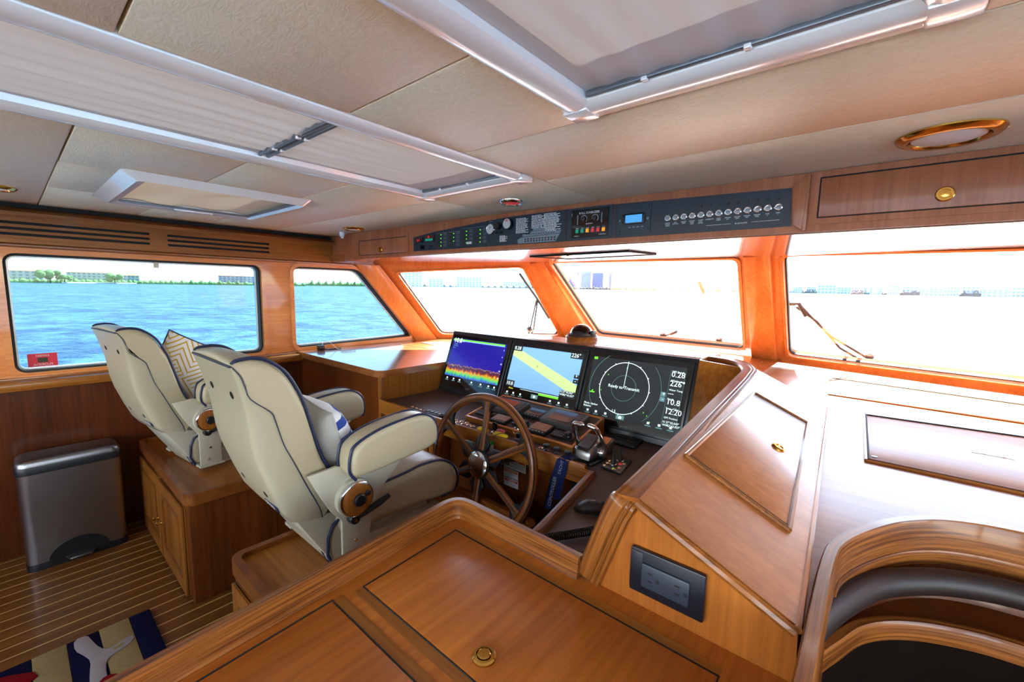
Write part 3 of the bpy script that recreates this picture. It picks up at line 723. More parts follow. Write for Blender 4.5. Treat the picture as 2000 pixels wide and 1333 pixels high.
# gauges
d = bump_round('gauge', -1.728, 1.937, [(.031, 0), (.031, .006), (.028, .010), (.026, .009), (.001, .008)], 'chrome', 30)
bump_round('dial', -1.728, 1.937, [(.0265, .0098), (.001, .0108)], 'label_white', 28, par=d)
G().tube([(-1.728, YP-.012, 1.937), (-1.722, YP-.012, 1.952)], .0012, 5).done('needle', 'black_plastic', d)
d = bump_round('warning_horn', -1.592, 1.955, [(.031, 0), (.031, .02), (.028, .022), (.026, .020), (.001, .020)], 'black_plastic', 30)
bump_round('horn_face', -1.592, 1.955, [(.027, .020), (.026, .0225), (.001, .0225)], 'label_white', 28, par=d)
flat('horn_mark', -1.60, -1.584, 1.968, 1.975, 'lens_red', .024, par=d)
bump_round('selector_knob', -1.666, 1.950, [(.020, 0), (.019, .018), (.016, .022), (.001, .022)], 'black_plastic', 20)
for x_ in (-1.68, -1.645): bump_round('toggle', x_, 1.912, [(.008, 0), (.007, .006), (.003, .007), (.003, .02), (.001, .021)], 'black_plastic', 10)
text('caption', 'PRESSURE', .006, (-1.728, YP-.0008, 1.977), (1, 0, 0), (0, 0, 1), 'grey_print', ip, 'CENTER'); text('caption', 'FIRE PUMP', .006, (-1.655, YP-.0008, 1.976), (1, 0, 0), (0, 0, 1), 'grey_print', ip, 'CENTER')
g = G()
def para(x0, z1, n_, w, cw, dz=.0062):
    for k in range(n_):
        x_ = x0; 
        while x_ < x0+w*(.72+.28*math.sin(k*1.7)**2):
            q = random.uniform(.006, cw); g.box(x_, x_+q, YP-.0007, YP, z1-k*dz, z1-k*dz+.0032); x_ += q+.003
para(-1.542, 1.976, 13, .085, .02); para(-1.435, 1.982, 11, .085, .02); para(-1.355, 1.985, 17, .10, .022, .0058); para(-1.66, 1.893, 7, .05, .014, .005)
tag(g.done('legend_text', 'white_print', ip), kind='stuff')
# ship profile drawing
def polyflat(name, pts, mat, d=.0009): return G().prism([pp(x_, z) for x_, z in pts], (0, -d, 0)).done(name, mat, ip)
bx0, bz0 = -1.53, 1.846; S_ = lambda pts: [(bx0+a*.29, bz0+b*.09) for a, b in pts]
polyflat('ship_hull', S_([(0, .22), (.02, .0), (.86, .0), (.96, .42), (.08, .34)]), 'grey_print')
polyflat('ship_deck', S_([(.12, .38), (.13, .52), (.30, .50), (.32, .66), (.62, .68), (.70, .54), (.98, .60), (.96, .45), (.4, .40)]), 'grey_print')
polyflat('ship_bridge', S_([(.36, .69), (.38, .82), (.48, .80), (.52, .98), (.545, .82), (.62, .80), (.64, .69)]), 'grey_print')
g = G()
for k in range(11):
    for q in range(2): g.box(bx0+.05+k*.019, bx0+.061+k*.019, YP-.0014, YP, bz0+.006+q*.011, bz0+.013+q*.011)
for k in range(12): g.box(bx0+.06+k*.016, bx0+.068+k*.016, YP-.0014, YP, bz0+.043, bz0+.047)
tag(g.done('ship_ports', 'panel_navy', ip), kind='stuff')
for a, b in ((.30, .2), (.45, .2), (.66, .3), (.8, .15)): bump_round('alarm_light', bx0+a*.29, bz0+b*.09, [(.0025, 0), (.002, .003), (.001, .003)], 'glow_red', 6)
# roll stabilizer
flat('stabilizer_box', -1.185, -.985, 1.853, 1.985, 'black_gloss', .004)
ys_ = YP-.0045
text('stabilizer_title', 'ROLL STABILIZER', .0145, (-1.087, ys_-.0006, 1.963), (1, 0, 0), (0, 0, 1), 'white_print', ip, 'CENTER')
for x_ in (-1.115, -1.055):
    bump_round('dial_knob', x_, 1.940, [(.013, 0), (.011, .010), (.001, .011)], 'black_plastic', 18, ys_)
    a0 = [Vector((x_+.0165*math.cos(R(a)), ys_-.0005, 1.940+.0165*math.sin(R(a)))) for a in range(-50, 200, 12)]
    G().tube(a0, .0009, 4).done('dial_scale', 'white_print', ip)
flat('level_scale', -1.152, -1.147, 1.915, 1.96, 'grey_print', .0008, ys_); flat('level_scale', -1.022, -1.017, 1.917, 1.962, 'grey_print', .0008, ys_)
text('caption', 'SENSITIVITY', .007, (-1.085, ys_-.0006, 1.914), (1, 0, 0), (0, 0, 1), 'white_print', ip, 'CENTER')
text('caption', 'PANEL 6', .007, (-1.165, ys_-.0006, 1.859), (1, 0, 0), (0, 0, 1), 'white_print', ip); text('caption', 'CONTROLS', .007, (-.995, ys_-.0006, 1.861), (1, 0, 0), (0, 0, 1), 'white_print', ip, 'RIGHT')
for k, mt in enumerate(('lens_green', 'lens_green', 'lens_amber', 'lens_red', 'lens_red', 'lens_amber')):
    x_ = -1.150+.0285*k; flat('push_key', x_-.0075, x_+.0075, 1.876, 1.893, mt, .004, ys_); flat('key_legend', x_-.007, x_+.007, 1.897, 1.8985, 'white_print', .0008, ys_)
# display module
flat('display_plate', -.938, -.785, 1.856, 1.982, 'panel_black', .004); y2 = YP-.0045
G().prism([Vector((a, y2, b)) for a, b in rrect(-.912, -.808, 1.896, 1.942, .008, 3)], (0, -.007, 0), bev=.002).done('display_housing', 'black_plastic', ip)
flat('display_glass', -.897, -.820, 1.902, 1.935, 'glow_blue', .0075, y2)
for k in range(4): flat('module_key', -.885+.02*k, -.873+.02*k, 1.880, 1.885, 'grey_print', .002, y2)
for x_ in (-.925, -.796): bump_round('module_button', x_, 1.915, [(.006, 0), (.005, .003), (.001, .003)], 'alu_grey', 12, y2)
for x_ in (-.928, -.795):
    for z_ in (1.868, 1.972): bump_round('screw', x_, z_, [(.005, 0), (.004, .002), (.001, .0025)], 'black_plastic', 8, y2)
# bilge pump switches
names = ['TENDER\nRECESS\nLIGHTS', 'BAY\nANCHOR', 'MASTER\nSUMP', 'MIDSHIP\nCREW\nSUMP', 'ALARM\nHIGH\nWATER', 'LAZARETTE', 'CREW\nCABIN', 'ENG RM\nAFT', 'ENG RM\nFWD', 'MIDSHIP\nAFT', 'MIDSHIP\nFWD', 'FWD\n2', 'FWD\n1']
for k, nm in enumerate(names):
    x_ = -.711+.400*k/12; z_ = 1.908+.004*k/12
    d = bump_round('push_button', x_, z_, [(.0135, 0), (.0135, .003), (.011, .005), (.0085, .005), (.0085, .003)], 'chrome', 20)
    bump_round('button_cap', x_, z_, [(.008, .003), (.0075, .0055), (.001, .006)], 'alu_grey', 16, par=d)
    text('caption', nm, .0058, (x_, YP-.0006, 1.886+.004*k/12), (1, 0, 0), (0, 0, 1), 'white_print', ip, 'CENTER')
    if k > 3: bump_round('spare_plug', x_-.003, 1.944, [(.006, 0), (.005, .002), (.001, .002)], 'black_plastic', 10)
flat('bracket_line', -.555, -.465, 1.8655, 1.8665, 'white_print', .0007); flat('bracket_line', -.395, -.305, 1.8665, 1.8675, 'white_print', .0007)
text('caption', 'BILGE PUMPS', .0075, (-.43, YP-.0006, 1.863), (1, 0, 0), (0, 0, 1), 'white_print', ip, 'CENTER')

# ---------------------------------------------------------------- fixed furniture
ZD, ZL, ZR = .84, 1.045, 1.0        # helm dash, port counter, starboard dash
def poly_z(pts, z): return [Vector((a, b, z)) for a, b in pts]
# port counter
t = root('side_counter', 'glossy teak side counter under the side window', 'cabinet', (-3.0, 1.58, 0))
cp = [(-3.70, 1.555), (-3.59, 1.55), (-2.50, 1.55), (-2.462, 1.585), (-2.462, 2.30), (-.60, 2.36), (-.60, 4.30), (-2.55, 4.30), (-3.69, 3.05)]
cpo = round_poly(poly_z(cp, 1.0), [.01, .05, .03, .03, .005, .005, .005, .005, .005], 4)
G().plate(cpo, [], (0, 0, .046)).done('worktop', 'teak_gloss_y', t)
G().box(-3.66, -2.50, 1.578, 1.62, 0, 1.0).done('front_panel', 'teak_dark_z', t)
G().box(-2.51, -2.478, 1.574, 2.20, 0, 1.0).done('side_panel', 'teak_z', t)
G().box(-2.496, -2.476, 1.572, 1.59, 0, 1.0, .003).done('corner_bead', 'teak_solid_z', t)
lid = G().prism([Vector(q) for q in ((-3.53, 2.44, ZL), (-3.04, 2.47, ZL), (-3.04, 2.95, ZL), (-3.50, 2.93, ZL))], (0, 0, .004), bev=.001).done('hatch_lid', 'teak_gloss_y', t)
lc = Vector((-3.28, 2.70, ZL))
G().prism([lc+(Vector(q)-lc)*1.02 for q in ((-3.53, 2.44, ZL), (-3.04, 2.47, ZL), (-3.04, 2.95, ZL), (-3.50, 2.93, ZL))], (0, 0, .0015)).done('lid_joint', 'joint_dark', t)
for q in ((-3.5, 2.46), (-3.06, 2.49)): G().lathe((q[0], q[1], ZL+.004), (0, 0, 1), [(.008, 0), (.008, .003), (.001, .004)], 12).done('lid_button', 'brass', lid)
g = root('speaker_grille', 'flat grey perforated grille set in the side counter', 'grille', (-3.3, 2.72, ZL))
G().prism([Vector(q) for q in ((-3.46, 2.66, ZL+.004), (-3.17, 2.63, ZL+.004), (-3.10, 2.86, ZL+.004), (-3.40, 2.87, ZL+.004))], (0, 0, .004), bev=.001).done('frame', 'alu_grey', g)
gg = G()
for k in range(14): gg.box(-3.40+.018*k, -3.392+.018*k, 2.665+.002*k*0, 2.845, ZL+.0075, ZL+.0092)
tag(gg.done('perforation', 'rubber', g), kind='stuff')
# helm console: dash with teak front, recess for the wheel and a wing on the right
t = root('helm_console', 'teak helm console with a dark padded dash behind the wheel', 'console', (-1.6, 1.6, 0))
dp = [(-2.478, 1.575), (-.93, 1.575), (-.83, 1.545), (-.72, .985), (-.715, .885), (-.45, .885), (-.45, 2.12), (-2.478, 2.12)]
G().plate(round_poly(poly_z(dp, .80), [.002, .01, .03, .01, .002, .002, .002, .002], 3), [], (0, 0, .04)).done('dash_pad', 'dash_mat', t)
G().box(-2.478, -.90, 1.556, 1.576, .765, .855, .004).done('dash_fascia', 'teak_x', t)
G().box(-2.478, -1.95, 1.600, 1.63, 0, .77).done('front_panel', 'teak_z', t)
G().box(-1.97, -1.93, 1.60, 1.72, 0, .77).done('recess_cheek', 'teak_z', t)
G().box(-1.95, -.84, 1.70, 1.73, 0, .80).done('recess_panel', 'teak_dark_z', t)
cub = G().box(-2.42, -2.02, 1.594, 1.601, .30, .725, .002).done('cupboard_door', 'teak_z', t)
G().ring(xz(1.588, rrect(-2.43, -2.01, .29, .735, .004, 2)), xz(1.588, rrect(-2.405, -2.035, .315, .71, .004, 2)), (0, .012, 0)).done('door_moulding', 'teak_z', cub)
wing_side = [(-.835, 1.72), (-.83, 1.56), (-.735, 1.0), (-.73, .90)]
G().loft([[Vector((a, b, 0)) for a, b in wing_side]+[Vector((a+.02, b, 0)) for a, b in wing_side[::-1]], [Vector((a, b, .80)) for a, b in wing_side]+[Vector((a+.02, b, .80)) for a, b in wing_side[::-1]]]).done('wing_side', 'teak_dark_z', t)
rl = spline([(-.985, 1.566, .835), (-.93, 1.562, .838), (-.88, 1.552, .842), (-.845, 1.525, .858), (-.828, 1.47, .872), (-.79, 1.27, .872), (-.745, 1.03, .872), (-.73, .90, .872)], 6)
secs = []
for i_, p in enumerate(rl):
    d = (rl[min(i_+1, len(rl)-1)]-rl[max(i_-1, 0)]); d.z = 0; d.normalize(); nn = Vector((-d.y, d.x, 0))
    h = .052
    secs.append([p+nn*a+Vector((0, 0, b)) for a, b in ((-.011, -h), (-.013, -.012), (-.009, -.003), (0, 0), (.009, -.003), (.013, -.012), (.011, -h))])
rail_uv(G().loft(secs).done('wing_rail', 'teak_curved', t), secs)
# fairing box on the right of the helm
t = root('console_fairing', 'sloping teak fairing beside the helm with a framed locker lid', 'cabinet', (-.25, 1.5, .9))
near = [(-.470, .885), (-.425, 1.140), (-.365, 1.146), (-.058, 1.010), (-.054, .885)]
far = [(-.500, .885), (-.460, 1.245), (-.412, 1.251), (-.130, 1.122), (-.125, .885)]
G().loft([[Vector((a, .872, b)) for a, b in near], [Vector((a, 2.24, b)) for a, b in far]]).done('body', 'teak_face', t)
def fz(y): 
    f = (y-.872)/(2.24-.872); return f
def slant(s, y, h=0):
    """s: 0 at the cap edge, 1 at the right edge"""
    f = fz(y); a = Vector((-.365, y, 1.146)).lerp(Vector((-.412, y, 1.251)), f); b = Vector((-.058, y, 1.010)).lerp(Vector((-.130, y, 1.122)), f)
    n_ = Vector((.40, -.055, .913)); return a.lerp(b, s)+n_*h
G().loft([[slant(.0, y, .003), slant(1.0, y, .003), slant(1.02, y, -.006), slant(0, y, -.006)] for y in (.872, 2.24)]).done('top_panel', 'teak_fairing', t)
edge = [slant(1.0, y, -.002) for y in (.868, 1.3, 1.7, 2.1, 2.24)]
G().tube(edge, .008, 8).done('edge_bead', 'teak_gloss_y', t)
G().tube([slant(s, .866, -.008) for s in (0, .5, 1.0)], .010, 8).done('edge_bead', 'teak_solid_x', t)
lo_s = [(.045, 1.15), (.855, 1.14), (.805, 1.905), (.165, 1.905)]
G().prism([slant(s, y, .004) for s, y in lo_s], Vector((.4, -.055, .913))*.004, bev=.001).done('locker_lid', 'teak_fairing', t)
lidn = t.children[-1]
for i_ in range(4):
    a, b = slant(*lo_s[i_], .006), slant(*lo_s[(i_+1) % 4], .006)
    G().tube([a, b], .0065, 8).done('lid_moulding', 'teak_solid_y', t)
    c0 = sum((slant(*q, .0) for q in lo_s), Vector())/4
    a2, b2 = c0+(a-c0)*.965, c0+(b-c0)*.965
    G().tube([a2+Vector((0, 0, .0015)), b2+Vector((0, 0, .0015))], .0022, 5).done('lid_gap', 'joint_dark', t)
G().lathe(slant(.62, 1.54, .008), (.4, -.055, .913), [(.020, 0), (.020, .003), (.016, .006), (.012, .006), (.011, .003), (.001, .004)], 24).done('knob', 'brass', t)
# cap rail: up the aft face, along the top, round to the screens
cap_pts = spline([(-.480, .870, .905), (-.458, .870, .97), (-.415, .870, 1.095), (-.394, .888, 1.134), (-.391, 1.0, 1.146), (-.405, 1.5, 1.190), (-.418, 2.05, 1.238), (-.438, 2.22, 1.252), (-.52, 2.35, 1.260), (-.66, 2.40, 1.262), (-.95, 2.43, 1.258), (-1.3, 2.44, 1.240)], 6)
secs = []
for i_, p in enumerate(cap_pts):
    d = (cap_pts[min(i_+1, len(cap_pts)-1)]-cap_pts[max(i_-1, 0)]).normalized()
    side = d.cross(Vector((.25, -.35, .9))); side = Vector((1, 0, -.12)) if p.y < 2.1 else Vector((d.y, -d.x, 0)); side = (side-d*side.dot(d)).normalized()
    up = side.cross(d).normalized()
    if up.z < 0 and p.z > 1.14: up = -up
    if p.z < 1.12 and up.y > 0: up = -up
    secs.append([p+side*a+up*b for a, b in ((-.032, -.02), (-.034, .0), (-.028, .008), (.004, .009), (.007, .006), (.010, .009), (.016, .009), (.019, .006), (.022, .009), (.029, .008), (.032, 0), (.030, -.02))])
rail_uv(G().loft(secs).done('cap_rail', 'teak_curved', t), secs)
# outlet on the aft face
t = root('power_outlet', 'dark blue double power outlet on the aft face of the fairing', 'outlet', (-.29, .87, .995))
yo = .869
G().box(-.371, -.213, yo-.010, yo, .938, 1.040, .003).done('plate', 'outlet_blue', t)
G().box(-.343, -.241, yo-.016, yo-.006, .960, 1.014, .003).done('socket_block', 'outlet_grey', t)
for cx in (-.322, -.264):
    for z_ in (.997, .979): G().box(cx-.006, cx+.004, yo-.0166, yo-.012, z_-.002, z_+.002).done('slot', 'rubber', t)
    G().lathe((cx+.016, yo-.012, .986), (0, -1, 0), [(.004, 0), (.004, .0047), (.001, .0048)], 10).done('slot', 'rubber', t)
G().box(-.371, -.343, yo-.0115, yo-.008, .945, 1.033, .002).done('blank_module', 'outlet_blue', t)
# starboard dash with a round cut for the companionway
arc = spline([(-.048, .30), (-.048, .75), (-.048, 1.12), (-.030, 1.26), (.034, 1.408), (.106, 1.515), (.20, 1.592), (.34, 1.632), (.60, 1.64), (1.0, 1.60), (1.6, 1.5), (2.3, 1.4)], 5)
t = root('starboard_dash', 'broad glossy teak dash under the right windshield', 'dashboard', (.6, 2.6, ZR))
dpoly = [Vector((p.x, p.y, .962)) for p in [Vector((a.x, a.y)) for a in arc]]
rest = [(2.3, 2.75), (1.15, 3.86), (-.60, 4.32), (-.60, 2.37), (-.128, 2.24)]
arc_in = [p for p in dpoly if p.y > .872 or p.x > 0]
arc_in[0] = Vector((-.052, .872, .962))
G().plate(arc_in+[Vector((a, b, .962)) for a, b in rest], [], (0, 0, .038)).done('top', 'teak_satin_x', t)
def dash_lid(pts, pull, dot=None):
    z = ZR
    d = G().prism([Vector((*q, z)) for q in pts], (0, 0, .005), bev=.0012).done('hatch_lid', 'teak_satin_x', t)
    for i_ in range(4):
        a, b = Vector((*pts[i_], z+.004)), Vector((*pts[(i_+1) % 4], z+.004))
        G().tube([a, b], .0055, 8).done('lid_moulding', 'teak_solid_x', t)
        c0 = sum((Vector((*q, z)) for q in pts), Vector())/4
        a2, b2 = c0+(a-c0)*.985, c0+(b-c0)*.985
        G().tube([a2+Vector((0, 0, .004)), b2+Vector((0, 0, .004))], .003, 5).done('lid_gap', 'joint_dark', t)
    G().box(pull[0], pull[1], pull[2]-.006, pull[2]+.006, z+.004, z+.008, .002).done('flush_pull', 'chrome', d)
    if dot: G().lathe((*dot, z+.004), (0, 0, 1), [(.010, 0), (.010, .003), (.001, .004)], 12).done('lid_button', 'black_plastic', d)
dash_lid([(.012, 2.0), (1.05, 1.99), (1.05, 2.88), (-.012, 2.78)], (.32, .435, 2.405), (.035, 2.06))
dash_lid([(-.19, 3.2), (1.05, 3.13), (.95, 3.66), (-.233, 3.85)], (.195, .315, 3.61))
# companionway: curved coaming, padded rail, inner shelf, well with its shade painted in
t = root('companionway', 'curved teak companionway surround with a padded brown rail', 'stairwell', (.5, 1.3, 0))
LAST = [None]
def wall_along(path, off_in, off_out, z0, z1, rnd=.006):
    secs = []
    for i_, p in enumerate(path):
        d = (path[min(i_+1, len(path)-1)]-path[max(i_-1, 0)]); d = Vector((d.x, d.y, 0)).normalized(); nn = Vector((d.y, -d.x, 0))
        q = Vector((p.x, p.y, 0))
        secs.append([q+nn*a+Vector((0, 0, b)) for a, b in ((off_in, z0), (off_in, z1-rnd), (off_in-rnd*.6, z1), (off_out+rnd*.6, z1), (off_out, z1-rnd), (off_out, z0))])
    LAST[0] = secs; return G().loft(secs)
A2 = [Vector((p.x, p.y)) for p in arc]
AR = [q for q in A2 if q.y > 1.14]
PADP = spline([(-.075, .95), (-.045, 1.10), (-.004, 1.225), (.050, 1.345), (.120, 1.43), (.21, 1.50), (.34, 1.545), (.60, 1.555), (1.0, 1.52), (1.6, 1.42), (2.2, 1.32)], 5)
SHP = spline([(-.07, .98), (-.040, 1.10), (-.008, 1.185), (.034, 1.285), (.102, 1.365), (.20, 1.425), (.324, 1.458), (.60, 1.47), (1.0, 1.44), (1.6, 1.34), (2.2, 1.24)], 5)
PADP = [Vector((q[0], q[1])) for q in PADP]; SHP = [Vector((q[0], q[1])) for q in SHP]
rail_uv(wall_along(A2, .026, -.002, .90, 1.022).done('coaming', 'teak_curved', t), LAST[0])
rail_uv(wall_along(AR, .031, .022, .925, .940, .003).done('coaming_bead', 'teak_curved', t), LAST[0])
wall_along(A2, .024, .004, -.5, .905).done('well_wall', 'teak_dark_z', t)
G().tube([Vector((q.x, q.y, .885)) for q in PADP], .032, 14).done('padded_rail', 'pad_brown', t)
n_ = min(len(AR), len(SHP)); ra = [AR[int(i_*(len(AR)-1)/(n_-1))] for i_ in range(n_)]; rs_ = [SHP[int(i_*(len(SHP)-1)/(n_-1))] for i_ in range(n_)]
G().loft([[Vector((a_.x, a_.y, .80)), Vector((b_.x, b_.y, .80)), Vector((b_.x, b_.y, .785)), Vector((a_.x, a_.y, .785))] for a_, b_ in zip(ra, rs_)]).done('inner_shelf', 'teak_dark_x', t)
rail_uv(wall_along(SHP, .012, -.016, .765, .812, .008).done('shelf_rail', 'teak_curved', t), LAST[0])
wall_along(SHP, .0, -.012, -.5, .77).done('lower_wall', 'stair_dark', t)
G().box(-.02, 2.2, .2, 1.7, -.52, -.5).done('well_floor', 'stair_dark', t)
G().box(.0, 2.2, .72, .76, -.5, .3).done('step_riser', 'stair_dark', t)
# chart table in the foreground
t = root('chart_table', 'low teak chart table with a raised rim in the foreground', 'table', (-.5, .3, 0))
tp = [(-.966, .878), (-.478, .872), (-.046, .872), (-.046, -.55), (-.85, -.55)]
G().prism(poly_z(tp, .86), (0, 0, .04)).done('top', 'teak_table', t)
G().prism(poly_z([(-.955, .86), (-.060, .86), (-.06, -.5), (-.845, -.5)], 0), (0, 0, .86)).done('carcass', 'teak_dark_z', t)
rail = spline([(-.845, -.55, .955), (-.877, -.1, .955), (-.912, .40, .955), (-.940, .76, .955), (-.944, .822, .955), (-.934, .853, .955), (-.905, .865, .955), (-.84, .866, .955), (-.65, .864, .955), (-.50, .862, .955)], 6)
secs = []
for i_, p in enumerate(rail):
    d = (rail[min(i_+1, len(rail)-1)]-rail[max(i_-1, 0)]).normalized(); nn = Vector((d.y, -d.x, 0))
    secs.append([p+nn*a+Vector((0, 0, b)) for a, b in ((-.020, -.098), (-.020, -.008), (-.014, -.001), (.004, 0), (.010, -.006), (.013, -.05), (.015, -.056))])
rail_uv(G().loft(secs).done('rim', 'teak_curved', t), secs)
def table_lid(x0, x1, y0, y1, knob=None):
    d = G().prism(poly_z([(x0+.004, y0+.003), (x1, y0+.003), (x1, y1-.004), (x0-.012*(y1-y0)/.3, y1-.004)], .899), (0, 0, .0035), bev=.001).done('lid', 'teak_table', t)
    pts = poly_z([(x0, y0), (x1+.004, y0), (x1+.004, y1), (x0-.018*(y1-y0)/.3, y1)], .899)
    c0 = sum(pts, Vector())/4
    for i_ in range(4):
        a, b = pts[i_], pts[(i_+1) % 4]
        G().tube([a+Vector((0, 0, .0012)), b+Vector((0, 0, .0012))], .0022, 5).done('lid_gap', 'joint_dark', t)
        dirv = (b-a).normalized(); out = Vector((dirv.y, -dirv.x, 0))
        G().prism([a+out*.001, b+out*.001, b+out*.024, a+out*.024], (0, 0, .0022)).done('lid_border', 'teak_table' if abs(dirv.y) > .5 else 'teak_x', t)
    if knob: G().lathe((*knob, .902), (0, 0, 1), [(.023, 0), (.023, .005), (.020, .008), (.0155, .0085), (.0145, .004), (.0135, .004), (.013, .009), (.011, .0105), (.001, .0108)], 30).done('knob', 'brass', d)
table_lid(-.86, -.166, .490, .797, (-.511, .537))
table_lid(-.838, -.10, -.12, .421)
# helm chair pedestals
def pedestal(name, label, x0, x1, y0, y1, zt, doors):
    t = root(name, label, 'pedestal', ((x0+x1)/2, (y0+y1)/2, 0), 'helm chair pedestals')
    G().box(x0+.02, x1-.012, y0+.012, y1-.01, 0, zt-.02, .004).done('carcass', 'teak_dark_z', t)
    G().prism([Vector((a, b, zt-.045)) for a, b in rrect(x0+.004, x1-.004, y0+.004, y1-.004, .03, 4)], (0, 0, .030)).done('top', 'teak_x', t)
    G().ring([Vector((a, b, zt-.055)) for a, b in rrect(x0, x1, y0, y1, .045, 5)], [Vector((a, b, zt-.055)) for a, b in rrect(x0+.028, x1-.028, y0+.028, y1-.028, .03, 5)], (0, 0, .06)).done('rim', 'teak_curved', t)
    for dx0, dx1, kx in doors:
        d = G().box(dx0, dx1, y0-.002, y0+.014, .02, zt-.08, .003).done('door', 'teak_z', t)
        G().ring(xz(y0-.008, rrect(dx0, dx1, .02, zt-.08, .003, 2)), xz(y0-.008, rrect(dx0+.07, dx1-.07, .10, zt-.15, .003, 2)), (0, .012, 0)).done('door_frame', 'teak_z', d)
        G().ring(xz(y0-.011, rrect(dx0+.062, dx1-.062, .092, zt-.142, .003, 2)), xz(y0-.011, rrect(dx0+.082, dx1-.082, .112, zt-.162, .003, 2)), (0, .012, 0)).done('door_moulding', 'teak_solid_z', d)
        G().lathe((kx, y0-.008, .24), (0, -1, 0), [(.012, 0), (.012, .003), (.006, .005), (.005, .014), (.010, .018), (.011, .024), (.006, .028), (.001, .029)], 16).done('knob', 'brass', d)
    return t
pedestal('chair_pedestal', 'teak pedestal with cupboard doors between the steel bin and the aisle', -3.60, -2.455, .484, 1.50, .572, [(-3.02, -2.53, -2.99), (-3.53, -3.04, -3.07)])
pedestal('chair_pedestal', 'teak pedestal with a raised rim under the nearer helm chair', -1.79, -1.06, .47, 1.46, .572, [(-1.74, -1.44, -1.70), (-1.42, -1.10, -1.40)])

# ---------------------------------------------------------------- helm chairs
def make_chair(label):
    """local axes: x right, y forward, z up, origin at the base; measured from the nearer chair"""
    t = root('helm_chair', label, 'chair', (0, 0, 0), 'cream leather helm chairs')
    OY, OZ = .90, .565
    L_ = lambda pts: [(a-OY, b-OZ) for a, b in pts]
    front = L_([(.400, 1.367), (.410, 1.376), (.432, 1.380), (.460, 1.380), (.497, 1.368), (.543, 1.330), (.571, 1.285), (.597, 1.225), (.617, 1.150), (.653, 1.019), (.720, .900)])
    shell = L_([(.399, 1.362), (.418, 1.335), (.429, 1.302), (.442, 1.262), (.495, 1.212), (.507, 1.180), (.529, 1.099), (.553, 1.042), (.594, .941), (.632, .853), (.642, .812)])
    rear = L_([(.399, 1.360), (.405, 1.335), (.415, 1.302), (.424, 1.262), (.434, 1.212), (.438, 1.180), (.447, 1.099), (.460, 1.042), (.494, .941), (.524, .866), (.550, .825)])
    fr = [(p.x, p.y) for p in spline([Vector((*p, 0)) for p in front], 3)]
    sh3 = [(p.x, p.y) for p in spline([Vector((*p, 0)) for p in shell], 3)]
    rings = []; HW = .197
    for x_, q in ((-HW, .22), (-HW+.003, .10), (-HW+.012, .03), (-HW+.03, 0), (0, 0), (HW-.03, 0), (HW-.012, .03), (HW-.003, .10), (HW, .22)):
        cw = .014 if x_ == 0 else 0; m_ = len(fr)
        rings.append([Vector((x_, a[0]+(b[0]-a[0])*q, a[1]+(b[1]-a[1])*q+cw*max(0, 1-i_/(m_*.45)))) for i_, (a, b) in enumerate(zip(fr, sh3))]+[Vector((x_, b[0]+.006, b[1])) for b in sh3[::-1]])
    g = G(); g.loft(rings, cap=False); n_ = len(fr)
    for rg in (rings[0], rings[-1]): g.add(rg, [[i_, i_+1, 2*n_-2-i_, 2*n_-1-i_] for i_ in range(n_-1)])
    bmesh.ops.remove_doubles(g.bm, verts=g.bm.verts[:], dist=1e-5); g.done('backrest', 'leather', t, ang=75)
    xs = [-.197, -.1965, -.193, -.186, -.176, -.165, -.10, 0, .10, .165, .176, .186, .193, .1965, .197]; dep = [.0, .45, .74, .90, .975, 1, 1.02, 1.03, 1.02, 1, .975, .90, .74, .45, .0]
    rings = []
    for x_, d in zip(xs, dep):
        e = .006 if d == 0 else 0
        col = [Vector((x_, s_[0]+(r_[0]-s_[0])*d+e*0, s_[1]+(r_[1]-s_[1])*d)) for s_, r_ in zip(shell, rear)]
        ins = [Vector((x_*.97, s_[0]+.02, s_[1])) for s_ in shell[::-1]]
        rings.append(col+ins)
    G().loft(rings).done('back_shell', 'leather_shell', t, ang=60)
    for sx in (-1, 1):
        G().tube([Vector((sx*.186, p[0]+.003, p[1]+.002)) for p in fr], .0058, 7).done('piping', 'navy_piping', t)
        G().tube([Vector((sx*.1985, p[0]+.002, p[1])) for p in sh3], .0016, 5).done('seam', 'navy_piping', t)
    G().tube([Vector((x_, fr[0][0]-.002, fr[0][1]-.004)) for x_ in (-.186, -.1, 0, .1, .186)], .0035, 6).done('piping', 'navy_piping', t)
    def rearpt(x_, z_): 
        # point on the shell's rear face
        for (a, b), (c, d) in zip(rear[:-1], rear[1:]):
            if b >= z_ >= d: f = (b-z_)/(b-d); y_ = a+(c-a)*f; return Vector((x_, y_, z_)), Vector((0, -(b-d), (a-c))).normalized()
        return Vector((x_, rear[-1][0], z_)), Vector((0, -1, 0))
    for x_, z_ in ((-.085, 1.265-OZ), (.105, 1.262-OZ), (-.085, .925-OZ), (.105, .915-OZ)):
        p, n_ = rearpt(x_, z_); G().lathe(p-n_*.002, n_, [(.0125, 0), (.0125, .004), (.009, .005), (.001, .0035)], 16).done('shell_plug', 'black_plastic', t)
    p, n_ = rearpt(.11, .872-OZ); upv = Vector((0, n_.z, -n_.y)); upv = upv if upv.z > 0 else -upv
    q = [p+Vector((a, 0, 0))+upv*b+n_*.0015 for a, b in ((-.05, -.011), (.05, -.011), (.05, .011), (-.05, .011))]
    em = G().prism(q, n_*.0025).done('maker_plate', 'navy_piping', t)
    text('maker_letters', 'STIDD', .026, p+Vector((-.045, 0, 0))-upv*.008+n_*.0045, (1, 0, 0), upv, 'label_white', t)
    # seat
    seat = smooth_poly(L_([(.70, .70), (.70, .80), (.80, .855), (.95, .850), (1.08, .872), (1.22, .850), (1.29, .765), (1.275, .675), (1.20, .672), (1.05, .695), (.86, .690)]), 2)
    g = G(); pillow_side(g, seat, -.195, .195, .04); g.done('seat', 'leather', t, ang=60)
